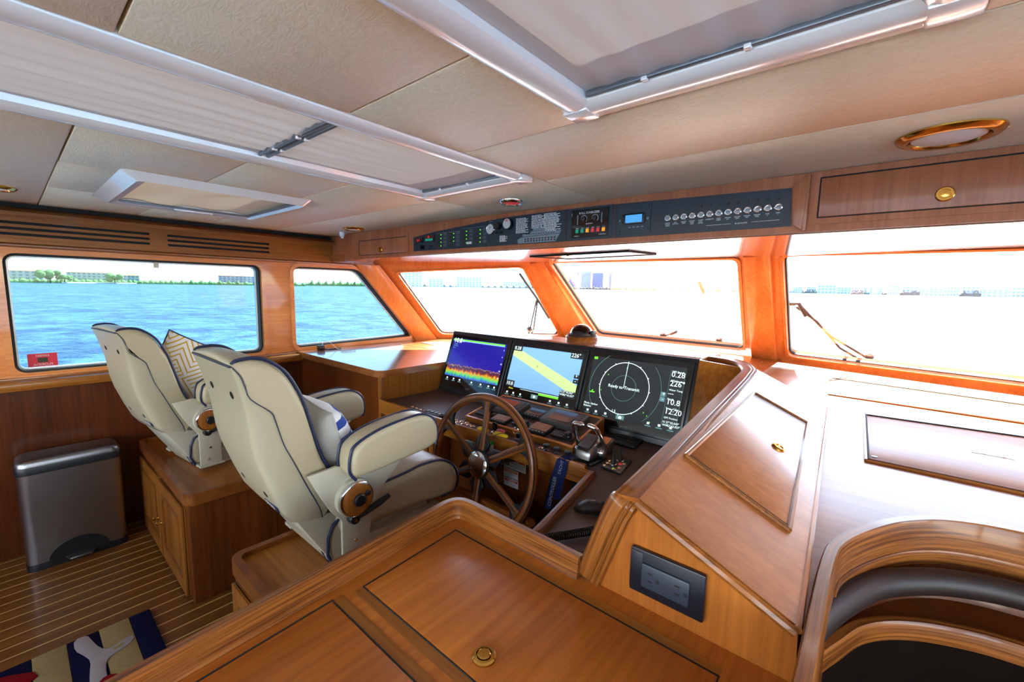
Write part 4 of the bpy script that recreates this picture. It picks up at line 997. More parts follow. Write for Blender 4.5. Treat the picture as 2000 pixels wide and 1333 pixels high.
    top = spline([Vector((0, a-OY, b-OZ)) for a, b in ((.76, .838), (.88, .846), (1.0, .853), (1.08, .862), (1.18, .852), (1.255, .806), (1.284, .74), (1.262, .69), (1.19, .680))], 4)
    for sx in (-1, 1): G().tube([Vector((sx*.181, p.y, p.z)) for p in top], .0055, 7).done('piping', 'navy_piping', t)
    bol = smooth_poly(L_([(.675, .60), (.665, .70), (.69, .765), (.74, .775), (.77, .70), (.76, .60)]), 2)
    g = G(); pillow_side(g, bol, -.18, .18, .025); g.done('seat_bolster', 'leather', t, ang=60)
    for x_ in (.14, .178): G().tube([Vector((x_, a-OY, b-OZ)) for a, b in ((.690, .600), (.668, .65), (.672, .715), (.69, .755), (.72, .772))], .0055, 7).done('piping', 'navy_piping', t)
    # base pan
    G().prism([Vector((-.17, a-OY, b-OZ)) for a, b in ((.565, .822), (.712, .572), (1.20, .566), (1.20, .64), (.80, .66), (.70, .80))], (.34, 0, 0), bev=.004).done('base_pan', 'cream_metal', t)
    G().box(-.13, .13, .72-OY, 1.15-OY, .02, .12, .01).done('slide_box', 'cream_metal', t)
    G().box(-.16, .16, .72-OY, 1.18-OY, 0, .022, .004).done('base_plate', 'cream_metal', t)
    # arms, hinge plates, discs
    armp = smooth_poly(L_([(.690, 1.02), (.705, 1.075), (.78, 1.108), (.90, 1.128), (1.00, 1.128), (1.055, 1.085), (1.064, 1.02), (1.045, .985), (.90, .972), (.74, .958), (.695, .968)]), 2)
    for sx in (-1, 1):
        x0, x1 = sorted((sx*.216, sx*.316))
        g = G(); pillow_side(g, armp, x0, x1, .022); arm = g.done('armrest', 'leather', t, ang=60)
        op = spline([Vector((0, a-OY, b-OZ)) for a, b in ((.712, .955), (.690, .99), (.694, 1.045), (.715, 1.078), (.80, 1.108), (.90, 1.122), (.99, 1.124), (1.045, 1.09), (1.060, 1.03), (1.05, .99))], 4)
        for x_ in (x0+.012, x1-.012): G().tube([Vector((x_, p.y, p.z)) for p in op], .0052, 7).done('piping', 'navy_piping', arm)
        hp = L_([(.585, .985), (.68, .992), (.74, .975), (1.00, 1.0), (.98, .975), (.85, .855), (.815, .80), (.80, .70), (.80, .60), (.695, .60), (.695, .79), (.66, .835), (.625, .90)])
        G().prism([Vector((sx*.221, a, b)) for a, b in hp], (sx*.014, 0, 0), bev=.003).done('hinge_plate', 'cream_metal', t)
        G().prism([Vector((sx*.185, .69-OY, .03)), Vector((sx*.242, .69-OY, .03)), Vector((sx*.242, .81-OY, .03)), Vector((sx*.185, .81-OY, .03))], (0, 0, .012)).done('plate_flange', 'cream_metal', t)
        c = Vector((sx*.235, .735-OY, .868-OZ))
        d = G().lathe(c, (sx, 0, 0), [(.066, 0), (.066, .022), (.060, .024)], 32).done('pivot_collar', 'cream_metal', t)
        dc = G().lathe(c+Vector((sx*.022, 0, 0)), (sx, 0, 0), [(.062, 0), (.062, .012), (.058, .015), (.055, .0155)], 36).done('pivot_ring', 'chrome', t)
        G().lathe(c+Vector((sx*.024, 0, 0)), (sx, 0, 0), [(.055, 0), (.055, .0145), (.050, .016), (.001, .016)], 36).done('pivot_face', 'teak_solid_z', dc)
        G().lathe(c+Vector((sx*.038, .004, -.002)), (sx, 0, 0), [(.022, 0), (.022, .010), (.018, .013), (.001, .013)], 24).done('tilt_knob', 'black_plastic', dc)
        G().lathe(c+Vector((sx*.038, .036, .014)), (sx, 0, 0), [(.010, 0), (.010, .008), (.007, .010), (.001, .010)], 16).done('lock_button', 'black_plastic', dc)
        p0 = Vector((sx*.253, .728-OY, .795-OZ))
        h = G(); h.lathe(p0-Vector((sx*.015, 0, 0)), (sx, 0, 0), [(.018, 0), (.020, .015), (.017, .03), (.001, .031)], 18)
        h.tube([p0, p0+Vector((sx*.008, .03, .006)), p0+Vector((sx*.012, .10, .028)), p0+Vector((sx*.012, .135, .040))], [.012, .010, .0125, .009], 10)
        h.done('recline_lever', 'black_plastic', t)
        G().lathe(p0+Vector((sx*.016, 0, 0)), (sx, 0, 0), [(.007, 0), (.007, .002), (.001, .003)], 10).done('lever_bolt', 'chrome', t)
        for yy, zz in ((.745, .70), (.735, .635)): G().lathe(Vector((sx*.235, yy-OY, zz-OZ)), (sx, 0, 0), [(.007, 0), (.006, .003), (.001, .003)], 10).done('bolt', 'chrome', t)
    return t
ch1 = make_chair('cream leather helm chair nearer the camera with a striped cushion')
ch2 = copy_tree(ch1)
ch2['label'] = 'cream leather helm chair by the side window with a yellow cushion'
ch1.location = (-1.582, .900, .565)
ch2.location = (-3.02, .80, .555); ch2.rotation_euler.z = R(7)

# loose cushions
def cushion(name, label, w, h, th, mats, mw):
    t = root(name, label, 'cushion', (0, 0, 0))
    n_ = 18
    def side(sg):
        v = []; f = []
        for j in range(n_+1):
            for i_ in range(n_+1):
                u, s_ = 2*i_/n_-1, 2*j/n_-1
                k = max(0, (1-abs(u)**2.6)*(1-abs(s_)**2.6))**.55
                pin = 1-.07*(1-abs(u)**2)*abs(s_)**3-.0; pin2 = 1-.07*(1-abs(s_)**2)*abs(u)**3
                wr = .006*math.sin(7*u+3*s_)*k
                v.append((u*w/2*pin2, sg*(th/2*k+wr*(k > .1)), s_*h/2*pin))
        for j in range(n_):
            for i_ in range(n_): q = j*(n_+1)+i_; f.append([q, q+1, q+n_+2, q+n_+1])
        return G().add(v, f)
    side(1).done('front_cover', mats[0], t, ang=80); side(-1).done('back_cover', mats[1], t, ang=80)
    ed = []
    for u, s_ in [(-1+2*k/12, -1) for k in range(12)]+[(1, -1+2*k/12) for k in range(12)]+[(1-2*k/12, 1) for k in range(12)]+[(-1, 1-2*k/12) for k in range(12)]:
        ed.append((u*w/2*(1-.07*(1-abs(s_)**2)*abs(u)**3), 0, s_*h/2*(1-.07*(1-abs(u)**2)*abs(s_)**3)))
    G().tube(ed, .004, 6, closed=True).done('piping', mats[2], t)
    t.matrix_world = mw; return t
cushion('throw_pillow', 'navy striped pillow with a linen back on the nearer chair', .34, .35, .17, ('pillow_stripes', 'linen', 'linen'),
        Matrix.Translation((-1.56, .752, 1.005)) @ Matrix.Rotation(R(-5), 4, 'Z') @ Matrix.Rotation(R(16), 4, 'X') @ Matrix.Rotation(R(3), 4, 'Y'))
cushion('throw_pillow', 'white pillow with ochre maze lines on the chair by the window', .40, .40, .13, ('pillow_yellow', 'pillow_yellow', 'navy_piping'),
        Matrix.Translation((-2.98, .66, 1.075)) @ Matrix.Rotation(R(74), 4, 'Z') @ Matrix.Rotation(R(10), 4, 'X') @ Matrix.Rotation(R(28), 4, 'Y'))

# ---------------------------------------------------------------- steering wheel
wc = Vector((-1.405, 1.432, .755)); wt = R(10); wn_ = Vector((0, -math.cos(wt), math.sin(wt))); wu = Vector((0, math.sin(wt), math.cos(wt))); wx = Vector((1, 0, 0))
t = root('steering_wheel', 'varnished wooden ship wheel with six spokes and a chrome hub', 'steering wheel', wc)
def wp(r_, a, d=0): return wc+wx*(r_*math.cos(R(a)))+wu*(r_*math.sin(R(a)))+wn_*d
secs = []
for a in range(0, 360, 4):
    rad = (wp(1, a)-wc)
    secs.append([wc+rad*(.322+.021*math.cos(R(k)))+wn_*(.019*math.sin(R(k))) for k in range(0, 360, 30)])
G().loft(secs, closed=True).done('rim', 'teak_curved', t)
for rr, dd in ((.3115, .0168), (.336, .0142)):
    G().tube([wp(rr, a, dd) for a in range(0, 360, 4)], .0026, 5, closed=True).done('rim_inlay', 'black_plastic', t)
for k in range(6):
    a = 90+60*k; g = G(); secs = []
    for r_, w_ in ((.045, .022), (.10, .019), (.18, .018), (.26, .019), (.295, .026), (.314, .044)):
        d = wp(1, a)-wc; s_ = wn_.cross(d); c = wc+d*r_
        secs.append([c+s_*(w_*math.cos(R(q)))+wn_*(.012*math.sin(R(q))) for q in range(0, 360, 36)])
    sp = g.loft(secs).done('spoke', 'teak_curved', t)
    for sg in (-1, 1):
        s_ = wn_.cross(wp(1, a)-wc)
        G().tube([wp(r_, a, .0118)+s_*sg*.0035 for r_ in (.06, .18, .30)], .002, 4).done('spoke_inlay', 'black_plastic', sp)
        # dark gussets where spoke meets rim and hub
        d = wp(1, a)-wc
        G().prism([wc+d*.255+s_*sg*.015-wn_*.009, wc+d*.309+s_*sg*.016-wn_*.009, wc+d*.297+s_*sg*.085-wn_*.009, wc+d*.287+s_*sg*.042-wn_*.009], wn_*.018, bev=.002).done('gusset', 'black_plastic', sp)
        G().prism([wc+d*.045+s_*sg*.018-wn_*.009, wc+d*.150+s_*sg*.016-wn_*.009, wc+d*.10+s_*sg*.046-wn_*.009], wn_*.018, bev=.002).done('gusset', 'black_plastic', sp)
G().lathe(wc-wn_*.02, wn_, [(.068, 0), (.072, .012), (.070, .034), (.064, .040)], 36).done('hub', 'rubber', t)
G().lathe(wc+wn_*.016, wn_, [(.064, 0), (.062, .008), (.054, .012), (.03, .016), (.001, .017)], 36).done('hub_cap', 'chrome', t)
G().tube([wc-wn_*.02, wc-wn_*.27], .022, 14).done('shaft', 'alu_grey', t)

# ---------------------------------------------------------------- screens
TB, TT = Vector((0, 2.055, .842)), Vector((0, 2.21, 1.27)); sv = (TT-TB); SH = sv.length; su = sv.normalized(); sn = Vector((0, -su.z, su.y))
def mp_(x, h, d=0): return Vector((x, 0, 0))+TB+su*h+sn*d
t = root('display_housing', 'black tilted console panel framing the three navigation screens', 'console panel', (-1.56, 2.1, .84))
G().prism([mp_(-2.462, 0), mp_(-.655, 0), mp_(-.655, SH+.004), mp_(-2.462, SH+.004)], sn*.006, bev=.003).done('panel', 'bezel', t)
G().prism([Vector((-2.462, TT.y, TT.z-.004)), Vector((-2.462, TB.y+.006, .80)), Vector((-2.462, 2.60, .80)), Vector((-2.462, 2.60, 1.262)), Vector((-2.462, 2.26, 1.276))], (1.80, 0, 0), bev=.004).done('hood', 'teak_x', t)
G().prism([Vector((-.665, TT.y, TT.z)), Vector((-.665, TB.y, .84)), Vector((-.45, 1.95, .84)), Vector((-.45, 2.24, 1.25))], (.004, .012, 0)).done('side_cheek', 'teak_z', t)
mons = []
xb = [-2.452, -1.853, -1.259, -.665]
labels = ['left navigation screen showing a blue sonar picture', 'middle navigation screen showing a blue chart with a pale band', 'right navigation screen showing a dark radar circle']
for k in range(3):
    x0, x1 = xb[k]+.005, xb[k+1]-.005
    h0, h1 = .028, SH-.016
    m_ = root('navigation_screen', labels[k], 'monitor', mp_((x0+x1)/2, h0, .006), 'three navigation screens on the helm')
    G().prism(round_poly([mp_(x0, h0, .006), mp_(x1, h0, .006), mp_(x1, h1, .006), mp_(x0, h1, .006)], .012, 4), sn*.014, bev=.003).done('bezel', 'bezel', m_)
    G().prism([mp_(x0+.012, h0+.012, .020), mp_(x1-.012, h0+.012, .020), mp_(x1-.012, h1-.012, .020), mp_(x0+.012, h1-.012, .020)], sn*.0015).done('glass', 'black_gloss', m_)
    mons.append((m_, x0+.030, x1-.030, h0+.052, h1-.036))
    text('maker_mark', 'GARMIN', .012, mp_((x0+x1)/2, h0+.018, .0217), (1, 0, 0), su, 'grey_print', m_, 'CENTER')
def quad(m_, name, x0, x1, h0, h1, mat, d, uv=False):
    o = G().add([mp_(x0, h0, d), mp_(x1, h0, d), mp_(x1, h1, d), mp_(x0, h1, d)], [[0, 1, 2, 3]]).done(name, mat, m_, smooth=False)
    if uv:
        l = o.data.uv_layers.new(name='UVMap')
        for lp in o.data.loops:
            p = o.data.vertices[lp.vertex_index].co+ORG[m_.name]
            l.data[lp.index].uv = ((p.x-x0)/(x1-x0), ((p-TB).dot(su)-h0)/(h1-h0))
    return o
def label3(m_, body, size, fx, fh, mat='glow_white', al='LEFT', d=.0235):
    mm, x0, x1, h0, h1 = m_
    return text('screen_text', body, size, mp_(x0+(x1-x0)*fx, h0+(h1-h0)*fh, d), (1, 0, 0), su, mat, mm, al)
def fq(m_, name, a, b, c, d_, mat, d=.0228):
    mm, x0, x1, h0, h1 = m_
    return quad(mm, name, x0+(x1-x0)*a, x0+(x1-x0)*b, h0+(h1-h0)*c, h0+(h1-h0)*d_, mat, d)
def fpoly(m_, name, pts, mat, d=.0226):
    mm, x0, x1, h0, h1 = m_
    return G().add([mp_(x0+(x1-x0)*a, h0+(h1-h0)*b, d) for a, b in pts], [list(range(len(pts)))]).done(name, mat, mm, smooth=False)
def icons(m_, xs, h=.035):
    for q in xs:
        fq(m_, 'menu_icon', q-.012, q+.012, h, h+.035, 'glow_white'); fq(m_, 'menu_caption', q-.03, q+.03, h-.035, h-.017, 'glow_teal')
# sonar
m = mons[0]; quad(m[0], 'sonar_picture', m[1], m[2], m[3]+(m[4]-m[3])*.12, m[4], 'sonar_picture', .0222, True)
fq(m, 'surface_band', 0, .97, .955, .985, 'glow_green', .0226); fq(m, 'surface_glow', 0, .97, .935, .955, 'chart_sea', .0225)
label3(m, '10.8', .050, .015, .90); label3(m, 'ft', .02, .20, .93); label3(m, 'CHIRP\n200 kHz\nAuto', .014, .03, .85, 'glow_teal'); icons(m, (.07, .2, .32, .55, .72, .86, .96), .05)
for q in range(5): label3(m, str(4*q+2), .014, .965, .85-.15*q)
# chart
m = mons[1]; fq(m, 'sea', .0, 1, .17, 1, 'chart_sea', .0222)
fpoly(m, 'channel_band', [(0, .80), (0, .95), (.10, .93), (1, .42), (1, .25), (.92, .26)], 'chart_band')
fq(m, 'speed_box', 0, .13, .90, 1, 'chart_box'); label3(m, '0.28', .032, .005, .925)
fq(m, 'heading_box', .84, 1, .90, 1, 'chart_box'); label3(m, '226°', .034, .85, .925)
fq(m, 'depth_box', 0, .13, .17, .29, 'chart_box'); label3(m, '10.8', .032, .005, .195)
fq(m, 'position_box', .80, 1, .16, .29, 'chart_box'); label3(m, 'N 27°43.047\'\nW082°43.037\'', .017, .805, .25)
fq(m, 'zoom_key', .94, 1, .54, .61, 'chart_box'); fq(m, 'zoom_key', .94, 1, .45, .52, 'chart_box'); label3(m, '+', .03, .955, .555); label3(m, '-', .03, .96, .465)
fq(m, 'time_bar', .24, .80, .145, .152, 'glow_white'); fq(m, 'time_bar_green', .52, .80, .105, .14, 'glow_green'); label3(m, 'Menu', .016, .06, .12, 'glow_yellow')
fq(m, 'home_key', .42, .52, .02, .10, 'glow_teal'); fpoly(m, 'home_symbol', [(.455, .035), (.485, .035), (.485, .062), (.495, .062), (.47, .088), (.445, .062), (.455, .062)], 'glow_white', .0236)
icons(m, (.05, .15, .26, .70, .82, .93), .03); fpoly(m, 'boat_marker', [(.41, .63), (.418, .63), (.418, .66), (.414, .675), (.41, .66)], 'chart_box', .0238)
# radar
m = mons[2]; fq(m, 'radar_field', 0, 1, 0, 1, 'radar_bg', .0222)
mm, x0, x1, h0, h1 = m; W_, H_ = x1-x0, h1-h0; rc = (x0+W_*.41, h0+H_*.52)
def circ(r_, a0=0, a1=360, w=.0014, mat='glow_white'):
    n_ = max(8, int((a1-a0)/5)); P1 = [mp_(rc[0]+r_*math.cos(R(a0+(a1-a0)*k/n_)), rc[1]+r_*math.sin(R(a0+(a1-a0)*k/n_)), .0232) for k in range(n_+1)]
    G().tube(P1[:-1] if a1-a0 == 360 else P1, w, 4, closed=(a1-a0 == 360)).done('range_ring', mat, mm)
circ(H_*.435, w=.0018); circ(H_*.215, w=.0009, mat='glow_teal'); circ(H_*.63, 125, 218, .0009, 'glow_teal'); circ(H_*.63, -48, 42, .0009, 'glow_teal')
G().tube([mp_(rc[0], rc[1], .0232), mp_(rc[0], rc[1]+H_*.435, .0232)], .0014, 4).done('heading_line', 'glow_white', mm)
for a in range(0, 360, 30):
    c_ = math.cos(R(a)), math.sin(R(a)); G().tube([mp_(rc[0]+H_*.435*c_[0], rc[1]+H_*.435*c_[1], .0233), mp_(rc[0]+H_*.455*c_[0], rc[1]+H_*.455*c_[1], .0233)], .0022, 4).done('bearing_tick', 'glow_white', mm)
label3(m, 'Ready to Transmit', .024, .41, .505, al='CENTER', d=.0246)
fq(m, 'data_column_edge', .855, .857, .07, .93, 'glow_teal'); fq(m, 'data_column_edge', .995, .997, .07, .93, 'glow_teal')
for q, (s_, sz) in enumerate((('0.28', .040), ('226°', .040), ('---', .03), ('10.8', .040), ('12:20', .038), ('N 27°43.047\'\nW082°43.037\'', .015))):
    label3(m, s_, sz, .865, .83-.145*q); label3(m, ('GPS Speed', 'GPS Heading', 'Water Temp', 'Depth', 'Time of Day', 'GPS Position')[q], .013, .868, .90-.145*q)
fq(m, 'zoom_key', .80, .845, .50, .57, 'glow_teal'); fq(m, 'zoom_key', .80, .845, .42, .49, 'glow_teal'); label3(m, '+', .028, .812, .515); label3(m, '-', .028, .817, .435)
fq(m, 'home_key', .39, .48, .0, .07, 'glow_teal'); fpoly(m, 'home_symbol', [(.42, .012), (.45, .012), (.45, .036), (.46, .036), (.435, .06), (.41, .036), (.42, .036)], 'glow_white', .0236)
icons(m, (.06, .16, .27, .73, .84, .95), .03); fq(m, 'status_light', .01, .05, .95, .99, 'glow_green')
for a, b in ((.40, .86), (.21, .70), (.70, .14), (.66, .18), (.74, .05), (.16, .42)): fq(m, 'radar_blip', a, a+.008, b, b+.018, 'glow_green')
fpoly(m, 'boat_symbol', [(.04, .36), (.09, .36), (.10, .375), (.07, .38), (.075, .41), (.065, .41), (.06, .38), (.03, .375)], 'glow_green')
label3(m, 'Mode: Harbor\nRelative', .015, .0, .15); label3(m, '1.5', .02, .33, .10)
WIPE1 = ([[Vector((-3.000, 3.835, 1.144)), Vector((-2.82, 3.70, 1.47)), Vector((-2.80, 3.69, 1.50))], [Vector((-2.971, 3.863, 1.145)), Vector((-2.80, 3.70, 1.48))]], [Vector((-2.824, 3.417, 1.758)), Vector((-2.797, 3.696, 1.498)), Vector((-2.792, 3.906, 1.287))])
WIPE3 = ([[Vector((-.029, 4.162, 1.133)), Vector((-.278, 4.09, 1.298)), Vector((-.412, 3.999, 1.452)), Vector((-.479, 3.947, 1.536))], [Vector((-.10, 4.19, 1.13)), Vector((-.21, 4.153, 1.20)), Vector((-.362, 4.027, 1.402)), Vector((-.496, 3.975, 1.507))]], [Vector((-.548, 3.974, 1.525)), Vector((-.51, 3.96, 1.53)), Vector((-.479, 3.947, 1.536)), Vector((-.43, 3.99, 1.44))])
WIPE2 = ([[Vector((-1.694, 4.42, 1.14)), Vector((-1.60, 4.37, 1.18)), Vector((-1.527, 4.34, 1.212))]], [Vector((-1.60, 4.375, 1.175)), Vector((-1.56, 4.36, 1.195)), Vector((-1.527, 4.34, 1.212))])

# ---------------------------------------------------------------- things on the helm dash
TA = math.atan2(.067, .30)
def tz(y): return .862+(y-1.67)*.067/.30
tn = Vector((0, -math.sin(TA), math.cos(TA)))
def tpt(x, y, h=0): return Vector((x, y, tz(y)))+tn*h
t = root('instrument_tray', 'raised teak edged tray of instruments behind the wheel', 'tray', (-1.40, 1.82, .84))
tc_ = [(-1.765, 1.672), (-1.035, 1.672), (-1.045, 1.99), (-1.755, 1.99)]
bl = [tpt(*q) for q in tc_]; fl_ = [Vector((q[0], q[1], .838)) for q in tc_]
G().loft([fl_, bl]).done('wedge', 'teak_x', t)
G().prism([tpt(q[0]+(.016 if q[0] < -1.4 else -.016), q[1]+(.014 if q[1] < 1.8 else -.012), .0) for q in tc_], tn*.002).done('mat', 'dash_mat', t)
for i_ in range(4):
    a, b = tpt(*tc_[i_], .002), tpt(*tc_[(i_+1) % 4], .002); d = (b-a).normalized(); s_ = tn.cross(d)
    G().prism([a+s_*.0, b+s_*.0, b+s_*.013, a+s_*.013], tn*.006, bev=.0015).done('rim', 'teak_frame_x' if i_ % 2 == 0 else 'teak_frame_y', t)
def device(name, label, x0, x1, y0, y1, h, body, scr=None, keys=0, keyside='front', knob=False, cat='display', group='instruments on the helm tray', mark=None):
    t = root(name, label, cat, tpt((x0+x1)/2, (y0+y1)/2, .002), group)
    G().prism(round_poly([tpt(x0, y0, .002), tpt(x1, y0, .002), tpt(x1, y1, .002), tpt(x0, y1, .002)], .010, 3), tn*h, bev=.003).done('case', body, t)
    hh = h+.002
    if scr:
        a, b, c, d = scr
        G().prism([tpt(x0+(x1-x0)*q, y0+(y1-y0)*r_, hh) for q, r_ in ((a, c), (b, c), (b, d), (a, d))], tn*.0012).done('screen', mark or 'device_screen', t)
    for k in range(keys):
        if keyside == 'right': p = tpt(x0+(x1-x0)*.90, y0+(y1-y0)*(.2+.6*k/max(1, keys-1)), hh)
        else: p = tpt(x0+(x1-x0)*(.15+.7*k/max(1, keys-1)), y0+(y1-y0)*.13, hh)
        G().lathe(p, tn, [(.0065, 0), (.006, .002), (.001, .0025)], 10).done('key', 'black_plastic' if keyside == 'right' else 'grey_print', t)
    if knob:
        p = tpt(x0+(x1-x0)*.74, y0+(y1-y0)*.5, hh)
        G().lathe(p, tn, [(.017, 0), (.015, .004), (.017, .010), (.015, .020), (.001, .021)], 22).done('rotary_knob', 'black_plastic', t)
        for r_ in range(3):
            for q in range(5): 
                pp_ = tpt(x0+(x1-x0)*(.07+.105*q), y0+(y1-y0)*(.2+.3*r_), hh); G().prism([pp_+Vector((a, b, 0)) for a, b in ((-.004, -.006), (.004, -.006), (.004, .006), (-.004, .006))], tn*.001).done('key', 'grey_print', t)
    return t
device('radar_plotter', 'grey instrument with a screen coloured brown as a reflection, at the left of the tray', -1.70, -1.48, 1.785, 1.925, .030, 'device_grey', (.08, .72, .2, .88), 5, 'right', mark='label_orange')  # orange screen colour stands in for a reflection
device('depth_display', 'small square black display in the back row of the tray', -1.462, -1.338, 1.815, 1.905, .018, 'black_plastic', (.08, .92, .25, .92), 5, mark='screen_off')
device('radar_plotter', 'large grey instrument with a violet tinted screen at the right of the tray', -1.325, -1.095, 1.795, 1.938, .032, 'device_grey', (.16, .74, .18, .88), 5, 'right')
device('pilot_keypad', 'rotary keypad at the left end of the tray front row', -1.735, -1.60, 1.715, 1.765, .012, 'black_plastic', knob=True, cat='keypad')
device('wind_display', 'small black display with a pale screen left of the tray centre', -1.592, -1.478, 1.69, 1.765, .015, 'black_plastic', (.06, .94, .24, .94), 5)
device('pilot_keypad', 'rotary keypad in the middle of the tray front row', -1.455, -1.335, 1.712, 1.765, .012, 'black_plastic', knob=True, cat='keypad')
device('wind_display', 'black display with a pale screen right of the tray centre', -1.330, -1.213, 1.688, 1.785, .018, 'black_plastic', (.06, .94, .24, .94), 5)
device('pilot_keypad', 'rotary keypad at the right end of the tray front row', -1.196, -1.068, 1.712, 1.770, .012, 'black_plastic', knob=True, cat='keypad')
# button rows in the dash pad
def dash_button(label, x, y, mat='gold_button', r=.010, grp='gold dash buttons'):
    t = root('dash_button', label, 'button', (x, y, ZD), grp)
    G().lathe((x, y, ZD), (0, 0, 1), [(r*1.25, 0), (r*1.25, .002), (r, .003)], 16).done('bezel', 'chrome', t)
    G().lathe((x, y, ZD+.001), (0, 0, 1), [(r, 0), (r*.9, .0045), (.001, .006)], 16).done('cap', mat, t)
OR = ('first', 'second', 'third', 'fourth', 'fifth', 'sixth', 'seventh')
for k, (x_, y_) in enumerate(((-2.214, 1.627), (-2.167, 1.625), (-2.124, 1.622), (-2.081, 1.62), (-2.038, 1.62))): dash_button('small gold button at the left end of the dash, %s from the left' % OR[k], x_, y_, r=.009, grp='gold buttons at the left end of the dash')
for k, (x_, y_) in enumerate(((-1.805, 1.633), (-1.766, 1.612), (-1.760, 1.644), (-1.725, 1.620), (-1.722, 1.650), (-1.69, 1.630), (-1.655, 1.626))): dash_button('round gold button behind the left wheel rim, %s from the left' % OR[k], x_, y_, r=.012, grp='gold buttons behind the left wheel rim')
dash_button('single gold button beside the black pull knobs', -1.185, 1.625, r=.010)
t = root('switch_box', 'flat black switch box lying on the left of the dash', 'switch box', (-1.98, 1.61, ZD))
G().box(-2.06, -1.90, 1.585, 1.645, ZD, ZD+.014, .004).done('case', 'panel_navy', t)
for k in range(4): G().box(-2.045+.036*k, -2.02+.036*k, 1.60, 1.63, ZD+.013, ZD+.018, .002).done('key', 'black_plastic', t)
G().box(-1.87, -1.80, 1.592, 1.606, ZD, ZD+.012, .003).done('name_strip', 'black_plastic', t)
for k, x_ in enumerate((-1.145, -1.085, -1.022)):
    t = root('pull_knob', 'black mushroom pull knob, %s of three beside the throttle' % ('left', 'middle', 'right')[k], 'knob', (x_, 1.612, ZD), 'black pull knobs')
    G().lathe((x_, 1.612, ZD), (0, 0, 1), [(.014, 0), (.013, .004), (.006, .006), (.005, .016)], 16).done('stem', 'alu_grey', t)
    G().lathe((x_, 1.612, ZD+.015), (0, 0, 1), [(.006, 0), (.016, .006), (.018, .011), (.014, .017), (.001, .018)], 18).done('cap', 'black_plastic', t)
# ignition keys with floats
t = root('ignition_key', 'black ignition key with a yellow float standing in the dash', 'key', (-1.50, 1.632, ZD))
G().lathe((-1.50, 1.632, ZD), (0, 0, 1), [(.018, 0), (.018, .006), (.012, .008), (.001, .008)], 18).done('lock', 'chrome', t)
G().prism(round_poly([Vector((-1.513, 1.632, ZD+.010)), Vector((-1.487, 1.632, ZD+.010)), Vector((-1.484, 1.632, ZD+.055)), Vector((-1.516, 1.632, ZD+.055))], .010, 3), (0, .008, 0), bev=.002).done('key_head', 'black_gloss', t)
G().tube([(-1.585, 1.592, ZD+.012), (-1.57, 1.594, ZD+.014), (-1.54, 1.598, ZD+.014), (-1.515, 1.602, ZD+.012)], [.007, .013, .013, .007], 12).done('float', 'float_yellow', t)
t = root('ignition_key', 'ignition key on a steel ring with a yellow and a white float', 'key', (-1.34, 1.632, ZD))
G().lathe((-1.335, 1.630, ZD), (0, 0, 1), [(.018, 0), (.018, .008), (.012, .012), (.001, .012)], 18).done('lock', 'alu_grey', t)
G().box(-1.345, -1.325, 1.624, 1.636, ZD+.01, ZD+.038, .004).done('key_head', 'black_gloss', t)
G().tube([Vector((-1.352+.017*math.cos(R(a)), 1.632+.003*math.cos(R(a)), ZD+.045+.017*math.sin(R(a)))) for a in range(0, 360, 20)], .0014, 6, closed=True).done('ring', 'chrome', t)
G().tube([(-1.462, 1.586, ZD+.014), (-1.445, 1.588, ZD+.018), (-1.40, 1.592, ZD+.018), (-1.372, 1.596, ZD+.014)], [.008, .014, .014, .008], 12).done('float', 'float_yellow', t)
G().tube([(-1.455, 1.604, ZD+.03), (-1.435, 1.606, ZD+.034), (-1.405, 1.61, ZD+.033)], [.005, .009, .006], 10).done('key_tag', 'key_pink', t)
G().tube(spline([(-1.36, 1.60, ZD+.028), (-1.40, 1.58, ZD+.032), (-1.425, 1.55, ZD+.02), (-1.43, 1.542, ZD-.01)], 5), .0016, 6).done('cord', 'black_plastic', t)
G().tube([(-1.43, 1.541, ZD-.008), (-1.431, 1.541, ZD-.022)], .009, 12).done('float_cap', 'float_green', t)
G().tube([(-1.431, 1.541, ZD-.022), (-1.434, 1.539, ZD-.075)], .010, 12).done('hanging_float', 'float_white', t)
# engine throttle
t = root('throttle_control', 'silver engine throttle with two chrome levers', 'throttle', (-.945, 1.65, ZD))
G().prism(round_poly([Vector((-.995, 1.595, ZD)), Vector((-.885, 1.595, ZD)), Vector((-.885, 1.735, ZD)), Vector((-.995, 1.735, ZD))], .02, 4), (0, 0, .010), bev=.002).done('foot', 'black_plastic', t)
side = [(1.602, .010), (1.728, .010), (1.722, .06), (1.712, .098), (1.655, .085), (1.612, .060), (1.604, .04)]
g = G(); pillow_side(g, [(a, ZD+b) for a, b in smooth_poly(side, 1)], -.985, -.900, .012); g.done('body', 'steel_brushed', t, ang=50)
G().prism([Vector((-.975, 1.616, ZD+.066)), Vector((-.915, 1.616, ZD+.066)), Vector((-.915, 1.70, ZD+.102)), Vector((-.975, 1.70, ZD+.102))], (0, -.003, .006), bev=.002).done('key_panel', 'device_grey', t)
G().prism([Vector((-.97, 1.605, ZD+.055)), Vector((-.92, 1.605, ZD+.055)), Vector((-.92, 1.622, ZD+.068)), Vector((-.97, 1.622, ZD+.068))], (0, -.004, .004), bev=.001).done('display_window', 'black_gloss', t)
G().tube(spline([(-.997, 1.66, ZD+.035), (-.998, 1.655, ZD+.07), (-.996, 1.62, ZD+.14), (-.990, 1.605, ZD+.168), (-.962, 1.602, ZD+.172), (-.945, 1.602, ZD+.172)], 5), [.011]*16+[.0125]*10, 12).done('lever', 'chrome', t)
